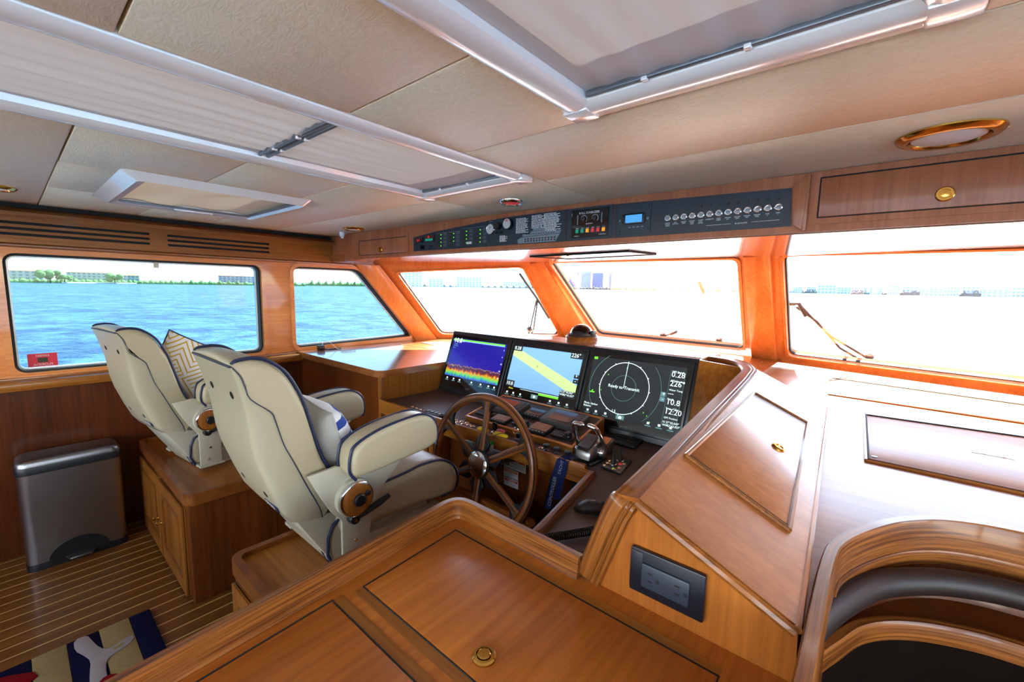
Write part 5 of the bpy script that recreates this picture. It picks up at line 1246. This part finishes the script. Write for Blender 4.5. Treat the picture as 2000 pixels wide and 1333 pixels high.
G().tube(spline([(-.880, 1.69, ZD+.035), (-.882, 1.685, ZD+.07), (-.895, 1.655, ZD+.135), (-.905, 1.645, ZD+.155), (-.925, 1.640, ZD+.162), (-.940, 1.640, ZD+.163)], 5), [.011]*16+[.0125]*10, 12).done('lever', 'chrome', t)
for x_, sx, yy in ((-.985, -1, 1.66), (-.900, 1, 1.69)): G().lathe((x_, yy, ZD+.035), (sx, 0, 0), [(.022, 0), (.022, .012), (.016, .022), (.001, .024)], 20).done('lever_boss', 'chrome', t)
t = root('engine_keypad', 'small silver keypad standing behind the throttle', 'keypad', (-.95, 1.80, ZD))
G().prism([Vector((-.968, 1.765, ZD)), Vector((-.968, 1.845, ZD)), Vector((-.968, 1.845, ZD+.060)), Vector((-.968, 1.765, ZD+.038))], (.062, 0, 0), bev=.008).done('case', 'alu_grey', t)
G().prism([Vector((-.958, 1.778, ZD+.0425)), Vector((-.916, 1.778, ZD+.0425)), Vector((-.916, 1.832, ZD+.0573)), Vector((-.958, 1.832, ZD+.0573))], (0, -.001, .003)).done('key_panel', 'gold_button', t)
# thruster joysticks
t = root('joystick_panel', 'square black panel with two thruster joysticks and gold buttons', 'control panel', (-.815, 1.68, ZD))
G().prism([Vector((-.852, 1.612, ZD)), Vector((-.756, 1.602, ZD)), Vector((-.781, 1.762, ZD)), Vector((-.872, 1.750, ZD))], (0, 0, .010), bev=.002).done('plate', 'black_plastic', t)
for x_, y_ in ((-.822, 1.665), (-.817, 1.720)):
    G().lathe((x_, y_, ZD+.009), (0, 0, 1), [(.018, 0), (.018, .005), (.015, .006)], 20).done('collar', 'chrome', t)
    j = G(); j.lathe((x_, y_, ZD+.012), (0, 0, 1), [(.014, 0), (.011, .012), (.006, .026), (.0045, .032)], 16); j.tube([(x_, y_, ZD+.04), (x_+.001, y_, ZD+.075)], [.004, .0055], 10); j.done('joystick', 'rubber', t)
for x_, y_, m_ in ((-.845, 1.63, 'gold_button'), (-.798, 1.618, 'gold_button'), (-.785, 1.648, 'gold_button'), (-.848, 1.66, 'gold_button'), (-.79, 1.70, 'gold_button'), (-.852, 1.69, 'gold_button'), (-.80, 1.685, 'lens_red')):
    G().lathe((x_, y_, ZD+.009), (0, 0, 1), [(.009, 0), (.008, .004), (.001, .005)], 14).done('button', m_, t)
G().lathe((-.798, 1.618, ZD+.0135), (0, 0, 1), [(.003, 0), (.002, .002), (.001, .002)], 8).done('pilot_light', 'glow_green', t)
t = root('control_tablet', 'thin dark display lying on the dash under the right screen', 'display', (-.92, 1.98, ZD))
G().prism(round_poly([Vector((-1.002, 1.91, ZD)), Vector((-.838, 1.915, ZD)), Vector((-.850, 2.045, ZD)), Vector((-1.0, 2.045, ZD))], .012, 3), (0, 0, .014), bev=.003).done('case', 'black_plastic', t)
G().prism([Vector((-.985, 1.94, ZD+.0135)), Vector((-.862, 1.944, ZD+.0135)), Vector((-.868, 2.03, ZD+.0135)), Vector((-.98, 2.03, ZD+.0135))], (0, 0, .0015)).done('screen', 'screen_off', t)
# mouse, coiled cord
t = root('computer_mouse', 'black computer mouse on the dark wing of the helm', 'mouse', (-.70, 1.27, ZD))
mwm = Matrix.Translation((-.700, 1.265, ZD)) @ Matrix.Rotation(R(-62), 4, 'Z')
def mouse_sec(u):
    w = .033*(1-abs(u)**3.0)**.45; h = .038*(1-abs(u-.1)**2.2*.78)
    return [Vector((w*c, .060*u, max(.001, h*s_**.75 if s_ > 0 else .001))) for c, s_ in [(math.cos(R(a)), math.sin(R(a))) for a in range(0, 181, 15)]]+[Vector((-w*.9, .06*u, .0005)), Vector((w*.9, .06*u, .0005))]
G().loft([mouse_sec(-1+2*k/14*.998+.001) for k in range(15)]).done('shell', 'black_plastic', t, mw=mwm, ang=50)
G().lathe((0, 0, 0), (1, 0, 0), [(.008, -.003), (.008, .003)], 14).done('scroll_wheel', 'rubber', t, mw=mwm @ Matrix.Translation((0, .040, .031)))
G().tube([Vector((.001, .012, .0385)), Vector((.001, .03, .036)), Vector((.001, .055, .022))], .0008, 4).done('button_split', 'rubber', t, mw=mwm)
t = root('coiled_cord', 'black coiled radio cord across the wing of the helm', 'cord', (-.66, 1.05, ZD))
A_, B_ = Vector((-.735, .955, ZD+.016)), Vector((-.560, 1.255, ZD+.016)); hel = []; N_ = 460
for k in range(N_+1):
    f = k/N_; p = A_.lerp(B_, f)+Vector((.012*math.sin(f*3), 0, 0)); d = (B_-A_).normalized(); s_ = Vector((-d.y, d.x, 0))
    a = f*2*math.pi*46; hel.append(p+s_*.0115*math.cos(a)+Vector((0, 0, .0115*math.sin(a))))
G().tube(hel, .0024, 5).done('coil', 'rubber', t)
G().tube(spline([hel[-1], (-.54, 1.30, ZD+.01), (-.50, 1.40, ZD+.008), (-.47, 1.5, ZD+.008)], 5), .0026, 6).done('tail', 'rubber', t)
# lanyard over the dash edge
t = root('lanyard', 'blue printed lanyard hanging over the dash edge by the throttle', 'lanyard', (-1.03, 1.55, .80))
def ribbon(path, w):
    secs = []
    for i_, (p, wd) in enumerate(path): secs.append((Vector(p)-Vector(wd)*w/2, Vector(p)+Vector(wd)*w/2))
    v = [q for s_ in secs for q in s_]; f = [[2*i_, 2*i_+1, 2*i_+3, 2*i_+2] for i_ in range(len(secs)-1)]
    g = G().add(v, f); 
    r_ = bmesh.ops.solidify(g.bm, geom=g.bm.faces[:], thickness=.0016); return g
cx_ = Vector((1, .0, 0))
r1 = [((-.955, 1.66, ZD+.020), (.5, -.8, .1)), ((-.975, 1.61, ZD+.022), (.7, -.6, .1)), ((-1.005, 1.570, ZD+.022), (.9, -.3, 0)), ((-1.020, 1.546, ZD+.008), (1, 0, 0)), ((-1.030, 1.542, ZD-.03), (1, 0, 0)), ((-1.048, 1.540, ZD-.09), (1, 0, .05)), ((-1.064, 1.538, ZD-.16), (1, 0, .1)), ((-1.072, 1.536, ZD-.235), (1, 0, .1))]
r2 = [((-.985, 1.57, ZD+.020), (.9, -.3, 0)), ((-.995, 1.548, ZD+.008), (1, 0, 0)), ((-1.0, 1.546, ZD-.03), (1, .2, 0)), ((-1.012, 1.545, ZD-.08), (.9, .4, 0)), ((-1.022, 1.545, ZD-.13), (.8, .6, 0)), ((-1.030, 1.546, ZD-.18), (.7, .7, 0))]
ribbon(r1, .036).done('strap', 'lanyard_blue', t, smooth=False); ribbon(r2, .030).done('strap', 'lanyard_blue', t, smooth=False)
text('strap_print', 'CONTROLLER', .024, (-1.058, 1.5345, ZD-.222), (.20, -.01, 1), (-1, 0, .2), 'lanyard_print', t)
text('strap_print', 'YACHT', .022, (-1.012, 1.538, ZD-.058), (.25, -.02, 1), (-1, 0, .25), 'lanyard_print', t)
t = root('radio_handset', 'black handset hanging in the shadow under the dash edge', 'handset', (-1.0, 1.66, .67))
G().box(-1.03, -.965, 1.655, 1.695, .62, .735, .012, 3).done('body', 'black_plastic', t)
G().tube(spline([(-1.0, 1.66, .62), (-1.01, 1.64, .55), (-1.03, 1.64, .50), (-1.02, 1.66, .44)], 5), .003, 6).done('cord', 'rubber', t)
# warning labels behind the wheel
def sticker(label, x0, x1, z0, z1, band, lines, dots=False):
    t = root('warning_label', label, 'label', ((x0+x1)/2, 1.70, (z0+z1)/2), 'warning labels behind the wheel')
    G().box(x0, x1, 1.6985, 1.70, z0, z1).done('paper', 'label_white', t)
    G().box(x0+.004, x1-.004, 1.698, 1.699, z1-.018, z1-.004).done('band', band, t)
    text('heading', 'WARNING', .013, ((x0+x1)/2, 1.6975, z1-.0155), (1, 0, 0), (0, 0, 1), 'label_white', t, 'CENTER')
    for k in range(lines):
        zz = z1-.026-.0075*k; G().box(x0+(.045 if dots else .008), x1-.008-.012*(k % 2), 1.698, 1.699, zz-.0012, zz+.0012).done('print_line', 'grey_print', t)
    if dots:
        for a in (90, 210, 330): G().lathe((x0+.022+.010*math.cos(R(a)), 1.6992, z1-.036+.010*math.sin(R(a))), (0, -1, 0), [(.007, 0), (.006, .001), (.001, .001)], 12).done('propeller_blade', 'black_plastic', t)
sticker('white warning label with an orange band and a propeller symbol', -1.485, -1.333, .637, .697, 'label_orange', 4, True)
sticker('small white warning label with a plain orange band', -1.485, -1.385, .585, .632, 'label_orange', 3)
sticker('small white warning label with a red band, lowest of three', -1.483, -1.383, .535, .580, 'label_red', 2)
# compass on the hood
t = root('compass', 'black dome compass in a round teak base above the screens', 'compass', (-1.462, 2.42, 1.27))
cc = Vector((-1.462, 2.42, 1.262))
G().lathe(cc, (0, 0, 1), [(.112, 0), (.112, .008), (.104, .012), (.104, .034), (.108, .040), (.100, .046), (.001, .046)], 40).done('base', 'teak_solid_x', t)
G().lathe(cc+Vector((0, 0, .045)), (0, 0, 1), [(.096, 0), (.098, .010), (.080, .018)], 36).done('collar', 'black_plastic', t)
G().lathe(cc+Vector((-.004, 0, .055)), (0, 0, 1), [(.074*math.cos(R(a)), .066*math.sin(R(a))) for a in range(0, 90, 9)]+[(.001, .066)], 36).done('dome', 'black_gloss', t)
G().box(cc.x+.074, cc.x+.094, cc.y-.02, cc.y+.02, cc.z+.05, cc.z+.085, .004).done('hood_clip', 'black_plastic', t)
# charger and phone on the side counter
t = root('phone_charger', 'black charger cube with a thin white cable on the side counter', 'charger', (-3.62, 1.73, ZL))
G().box(-3.66, -3.61, 1.705, 1.755, ZL+.001, ZL+.042, .004).done('plug', 'black_plastic', t)
G().tube(spline([(-3.635, 1.74, ZL+.04), (-3.63, 1.76, ZL+.075), (-3.60, 1.80, ZL+.06), (-3.57, 1.84, ZL+.012), (-3.50, 1.86, ZL+.006), (-3.42, 1.80, ZL+.006), (-3.36, 1.84, ZL+.006), (-3.40, 1.92, ZL+.006), (-3.46, 1.90, ZL+.006), (-3.47, 1.84, ZL+.006)], 6), .0022, 6).done('cable', 'phone_white', t)
t = root('phone', 'thin dark phone lying beside the charger', 'phone', (-3.6, 1.83, ZL))
G().prism(round_poly([Vector((-3.66, 1.77, ZL+.001)), Vector((-3.60, 1.77, ZL+.001)), Vector((-3.60, 1.90, ZL+.001)), Vector((-3.66, 1.90, ZL+.001))], .01, 3), (0, 0, .008), bev=.002).done('body', 'black_gloss', t)
G().box(-3.655, -3.605, 1.776, 1.894, ZL+.0088, ZL+.0095).done('screen', 'screen_off', t)
# red sticker on the side window
t = root('window_sticker', 'red permit sticker in the lower corner of the long window', 'sticker', (-3.785, .115, 1.12))
G().box(XL-.0685, XL-.0675, .052, .174, 1.083, 1.162).done('film', 'sticker_red', t)
G().box(XL-.0675, XL-.0668, .092, .134, 1.108, 1.136).done('window_print', 'sticker_black', t)
text('sticker_text', 'EXPIRES', .016, (XL-.0667, .113, 1.143), (0, -1, 0), (0, 0, 1), 'label_white', t, 'CENTER')
text('sticker_text', 'FLORIDA', .020, (XL-.0667, .113, 1.089), (0, -1, 0), (0, 0, 1), 'label_white', t, 'CENTER')
tag(G().box(XL-.05, XL-.046, .665, .693, 1.695, 1.735).done('window_tape', 'blind_beige'), 'scrap of beige tape hanging at the top of the long window', 'tape')

# ---------------------------------------------------------------- bin and rug
t = root('step_bin', 'brushed steel pedal bin standing against the side wall', 'bin', (-3.50, .165, 0))
bb = [Vector((a, b, 0)) for a, b in rrect(-3.615, -3.395, -.045, .378, .045, 6)]
def lift(pts, z, grow=1.0):
    c = Vector((-3.505, .166, 0)); return [c+(p-c)*grow+Vector((0, 0, z)) for p in pts]
G().loft([lift(bb, .012, .985), lift(bb, .05, .985), lift(bb, .555, 1.0)]).done('body', 'steel_brushed', t, ang=40)
G().loft([lift(bb, 0, 1.0), lift(bb, .035, 1.0), lift(bb, .04, .99)]).done('base', 'black_plastic', t)
arch = [Vector((-3.3935, y_, z_)) for y_, z_ in [(.05, .03)]+[(.165+.125*math.cos(R(a)), .035+.10*math.sin(R(a))) for a in range(180, -1, -12)]+[(.28, .03)]]
G().prism(arch, (.004, 0, 0)).done('pedal_arch', 'black_plastic', t)
G().prism([Vector((-3.40, .10, .030)), Vector((-3.345, .12, .028)), Vector((-3.345, .21, .028)), Vector((-3.40, .23, .030))], (0, 0, .012), bev=.004).done('pedal', 'steel_brushed', t)
G().loft([lift(bb, .55, 1.015), lift(bb, .585, 1.02), lift(bb, .592, 1.0)]).done('rim', 'black_plastic', t)
G().loft([lift(bb, .590, 1.0), lift(bb, .612, .985), lift(bb, .624, .93), lift(bb, .628, .80)]).done('lid', 'steel_brushed', t, ang=60)
t = root('floor_rug', 'navy and tan striped rug with a white rope motif on the teak floor', 'rug', (-2.1, -.3, 0))
y_ = .337; k = 0
while y_ > -.9:
    w = .078 if k == 0 else .103
    m_ = ('rug_navy', 'rug_tan')[k % 2]
    G().box(-2.58, -1.55, y_-w, y_-.0005, .0005, .012+.001*(k % 2), .003).done('stripe', m_, t); y_ -= w; k += 1
def blob(name, pts, mat, z=.0125): G().prism([Vector((a, b, z)) for a, b in smooth_poly(pts, 1)], (0, 0, .004), bev=.001).done(name, mat, t)
blob('rope', [(-2.578, .075), (-2.575, .118), (-2.52, .128), (-2.44, .145), (-2.405, .170), (-2.42, .21), (-2.432, .245), (-2.408, .258), (-2.375, .235), (-2.36, .195), (-2.345, .160), (-2.30, .148), (-2.20, .145), (-2.20, .092), (-2.30, .100), (-2.38, .112), (-2.44, .095), (-2.50, .072)], 'rug_white')
blob('rope_eye', [(-2.395, .178), (-2.405, .215), (-2.392, .222), (-2.378, .19)], 'rug_tan', .0135)
blob('red_star', [(-2.455, -.015), (-2.545, -.14), (-2.60, -.30), (-2.40, -.20), (-2.39, -.10)], 'rug_red'); blob('red_star', [(-2.245, .145), (-2.205, .185), (-2.05, .16), (-2.1, .05), (-2.2, .10)], 'rug_red', .0135)

# ---------------------------------------------------------------- wipers outside the windshield
def wiper(label, arms, blade, grp='windshield wipers', am='black_plastic'):
    t = root('windshield_wiper', label, 'wiper', arms[0][0], grp)
    for a in arms: G().tube(a, .009 if am == 'black_plastic' else .005, 6).done('arm', am, t)
    G().tube(blade, .014, 6).done('blade', 'rubber', t)
    G().lathe(arms[0][0], (0, -.6, .8), [(.03, -.03), (.03, .03), (.015, .045)], 12).done('pivot', 'black_plastic', t)
wiper('thin pale wiper crossing the left windshield', WIPE1[0], WIPE1[1])
wiper('black double arm wiper at the lower left of the right windshield', WIPE3[0], WIPE3[1])
wiper('small wiper tip resting low in the middle windshield', WIPE2[0], WIPE2[1])

wiper('upright wiper arm whitened as if washed out by glare, with a dark tip in the middle windshield', [[Vector((-1.146, 4.423, 1.138)), Vector((-1.15, 4.30, 1.25)), Vector((-1.168, 3.902, 1.604))]], [Vector((-1.179, 3.807, 1.689)), Vector((-1.168, 3.902, 1.604))], am='white_gel')  # arm coloured white to imitate glare washing it out

# ---------------------------------------------------------------- outside: water and far shore
def sea(x, y): return -2.4-.00152*x+.00785*y      # the boat sits a little by the stern
g = G(); N_ = 24; v = []; f = []
for j in range(N_+1):
    for i_ in range(N_+1):
        x_, y_ = -2600+5200*i_/N_, -1400+4200*j/N_; v.append((x_, y_, sea(x_, y_)))
for j in range(N_):
    for i_ in range(N_): q = j*(N_+1)+i_; f.append([q, q+1, q+N_+2, q+N_+1])
tag(g.add(v, f).done('sea', 'sea_water', smooth=False), 'rippled blue bay water outside the windows', 'water', kind='stuff')
def polar(az, d): return Vector((math.sin(R(az))*d, math.cos(R(az))*d, 0))
def block(name, label, az, d, w, dep, h, wallm, roofm, floors, cols, grp, roofh=2.5, winm='far_window'):
    """apartment block facing the boat: walls, roof, floor slabs, window bays"""
    c = polar(az, d); c.z = sea(c.x, c.y)
    t = root(name, label, 'building', c, grp); ax = Vector((math.cos(R(az)), -math.sin(R(az)), 0)); ay = Vector((math.sin(R(az)), math.cos(R(az)), 0))
    P = lambda a, b, z: c+ax*a+ay*b+Vector((0, 0, z))
    G().prism([P(-w/2, 0, 0), P(w/2, 0, 0), P(w/2, dep, 0), P(-w/2, dep, 0)], (0, 0, h)).done('wall', wallm, t)
    if roofh:
        e = 1.2; G().loft([[P(-w/2-e, -e, h), P(w/2+e, -e, h), P(w/2+e, dep+e, h), P(-w/2-e, dep+e, h)], [P(-w/2+3, dep*.4, h+roofh), P(w/2-3, dep*.4, h+roofh), P(w/2-3, dep*.6, h+roofh), P(-w/2+3, dep*.6, h+roofh)]]).done('roof', roofm, t)
    g = G(); fh = h/floors
    for q in range(floors):
        for k in range(cols):
            a = -w/2+w*(k+.5)/cols; ww = w/cols*.26
            g.prism([P(a-ww, -.4, q*fh+fh*.3), P(a+ww, -.4, q*fh+fh*.3), P(a+ww, -.4, q*fh+fh*.8), P(a-ww, -.4, q*fh+fh*.8)], ay*.6)
    tag(g.done('windows', winm, t), kind='stuff')
    g = G()
    for q in range(1, floors): g.prism([P(-w/2, -1.0, q*fh-.2), P(w/2, -1.0, q*fh-.2), P(w/2, .5, q*fh-.2), P(-w/2, .5, q*fh-.2)], (0, 0, .35))
    tag(g.done('balconies', wallm, t), kind='stuff')
    return t
GA = 'apartment blocks on the left shore'
block('apartment_block', 'orange roofed apartment block at the left edge of the long window', -90.4, 610, 58, 18, 11.0, 'stucco', 'roof_orange', 4, 14, GA, 3.5)
block('apartment_block', 'longest orange roofed apartment block behind the beach', -84.75, 610, 32, 18, 10.6, 'stucco', 'roof_orange', 4, 9, GA, 3.5)
block('apartment_block', 'lower wing of the orange roofed block, right of it', -82.1, 615, 20, 16, 8.6, 'stucco', 'roof_orange', 3, 6, GA, 3)
block('apartment_block', 'pale apartment block at the right end of the long window', -72.7, 660, 44, 16, 11, 'stucco', 'roof_orange', 4, 10, GA, 2.5)
def bank(name, label, az0, az1, d, hmin, hmax, mat, dep=14, seed=1, cat='trees'):
    rnd = random.Random(seed); n_ = int(abs(az1-az0)*10)+4; g = G(); secs = []
    for k in range(n_+1):
        az = az0+(az1-az0)*k/n_; c = polar(az, d); c.z = sea(c.x, c.y); o = polar(az, 1)
        h = hmin+(hmax-hmin)*abs(math.sin(k*.37+seed)+.6*math.sin(k*1.13))*.6*rnd.uniform(.7, 1.2)
        secs.append([c+Vector((0, 0, -.3)), c+o*1+Vector((0, 0, h*.55)), c+o*dep*.35+Vector((0, 0, h*.95)), c+o*dep*.6+Vector((0, 0, h)), c+o*dep+Vector((0, 0, h*.3)), c+o*dep+Vector((0, 0, -.3))])
    o = g.loft(secs).done(name, mat, smooth=False); return tag(o, label, cat, kind='stuff')
bank('mangrove_bank', 'low green mangroves along the left shore', -96, -66, 590, 2.2, 5.5, 'mangrove', seed=3)
bank('tree_belt', 'hazy green trees on the shore seen through the slanted window', -66, -55, 700, 3, 9, 'mangrove', seed=5)
def tree(label, az, d, h, w, seed, mat='mangrove'):
    c = polar(az, d); c.z = sea(c.x, c.y); t = root('shore_tree', label, 'tree', c, 'trees on the left shore'); rnd = random.Random(seed)
    g = G()
    for k in range(9): g.sphere((c.x+rnd.uniform(-w, w)*.5, c.y+rnd.uniform(-w, w)*.5, c.z+h*rnd.uniform(.45, .85)), h*rnd.uniform(.18, .3), 1.2, 1.2, 1, 8, 6)
    g.done('crown', mat, t); G().tube([c, c+Vector((0, 0, h*.6))], .4, 6).done('trunk', 'stair_dark', t)
tree('round shore tree between the two long orange roofed blocks', -87.3, 585, 12, 12, 1); tree('smaller shore tree left of the longest block', -86.4, 585, 8, 8, 2); tree('shore tree in front of the long block and its wing', -83.0, 585, 9.5, 9, 3)
g = G(); secs = []
for k in range(13):
    az = -86.6+5.2*k/12; c = polar(az, 583); c.z = sea(c.x, c.y); o = polar(az, 1); secs.append([c+Vector((0, 0, -.2)), c+o*1+Vector((0, 0, .9)), c+o*12+Vector((0, 0, 1.4)), c+o*12+Vector((0, 0, -.2))])
tag(g.loft(secs).done('beach', 'sand'), 'strip of pale beach below the longest block', 'beach', kind='stuff')
# hazy towers ahead
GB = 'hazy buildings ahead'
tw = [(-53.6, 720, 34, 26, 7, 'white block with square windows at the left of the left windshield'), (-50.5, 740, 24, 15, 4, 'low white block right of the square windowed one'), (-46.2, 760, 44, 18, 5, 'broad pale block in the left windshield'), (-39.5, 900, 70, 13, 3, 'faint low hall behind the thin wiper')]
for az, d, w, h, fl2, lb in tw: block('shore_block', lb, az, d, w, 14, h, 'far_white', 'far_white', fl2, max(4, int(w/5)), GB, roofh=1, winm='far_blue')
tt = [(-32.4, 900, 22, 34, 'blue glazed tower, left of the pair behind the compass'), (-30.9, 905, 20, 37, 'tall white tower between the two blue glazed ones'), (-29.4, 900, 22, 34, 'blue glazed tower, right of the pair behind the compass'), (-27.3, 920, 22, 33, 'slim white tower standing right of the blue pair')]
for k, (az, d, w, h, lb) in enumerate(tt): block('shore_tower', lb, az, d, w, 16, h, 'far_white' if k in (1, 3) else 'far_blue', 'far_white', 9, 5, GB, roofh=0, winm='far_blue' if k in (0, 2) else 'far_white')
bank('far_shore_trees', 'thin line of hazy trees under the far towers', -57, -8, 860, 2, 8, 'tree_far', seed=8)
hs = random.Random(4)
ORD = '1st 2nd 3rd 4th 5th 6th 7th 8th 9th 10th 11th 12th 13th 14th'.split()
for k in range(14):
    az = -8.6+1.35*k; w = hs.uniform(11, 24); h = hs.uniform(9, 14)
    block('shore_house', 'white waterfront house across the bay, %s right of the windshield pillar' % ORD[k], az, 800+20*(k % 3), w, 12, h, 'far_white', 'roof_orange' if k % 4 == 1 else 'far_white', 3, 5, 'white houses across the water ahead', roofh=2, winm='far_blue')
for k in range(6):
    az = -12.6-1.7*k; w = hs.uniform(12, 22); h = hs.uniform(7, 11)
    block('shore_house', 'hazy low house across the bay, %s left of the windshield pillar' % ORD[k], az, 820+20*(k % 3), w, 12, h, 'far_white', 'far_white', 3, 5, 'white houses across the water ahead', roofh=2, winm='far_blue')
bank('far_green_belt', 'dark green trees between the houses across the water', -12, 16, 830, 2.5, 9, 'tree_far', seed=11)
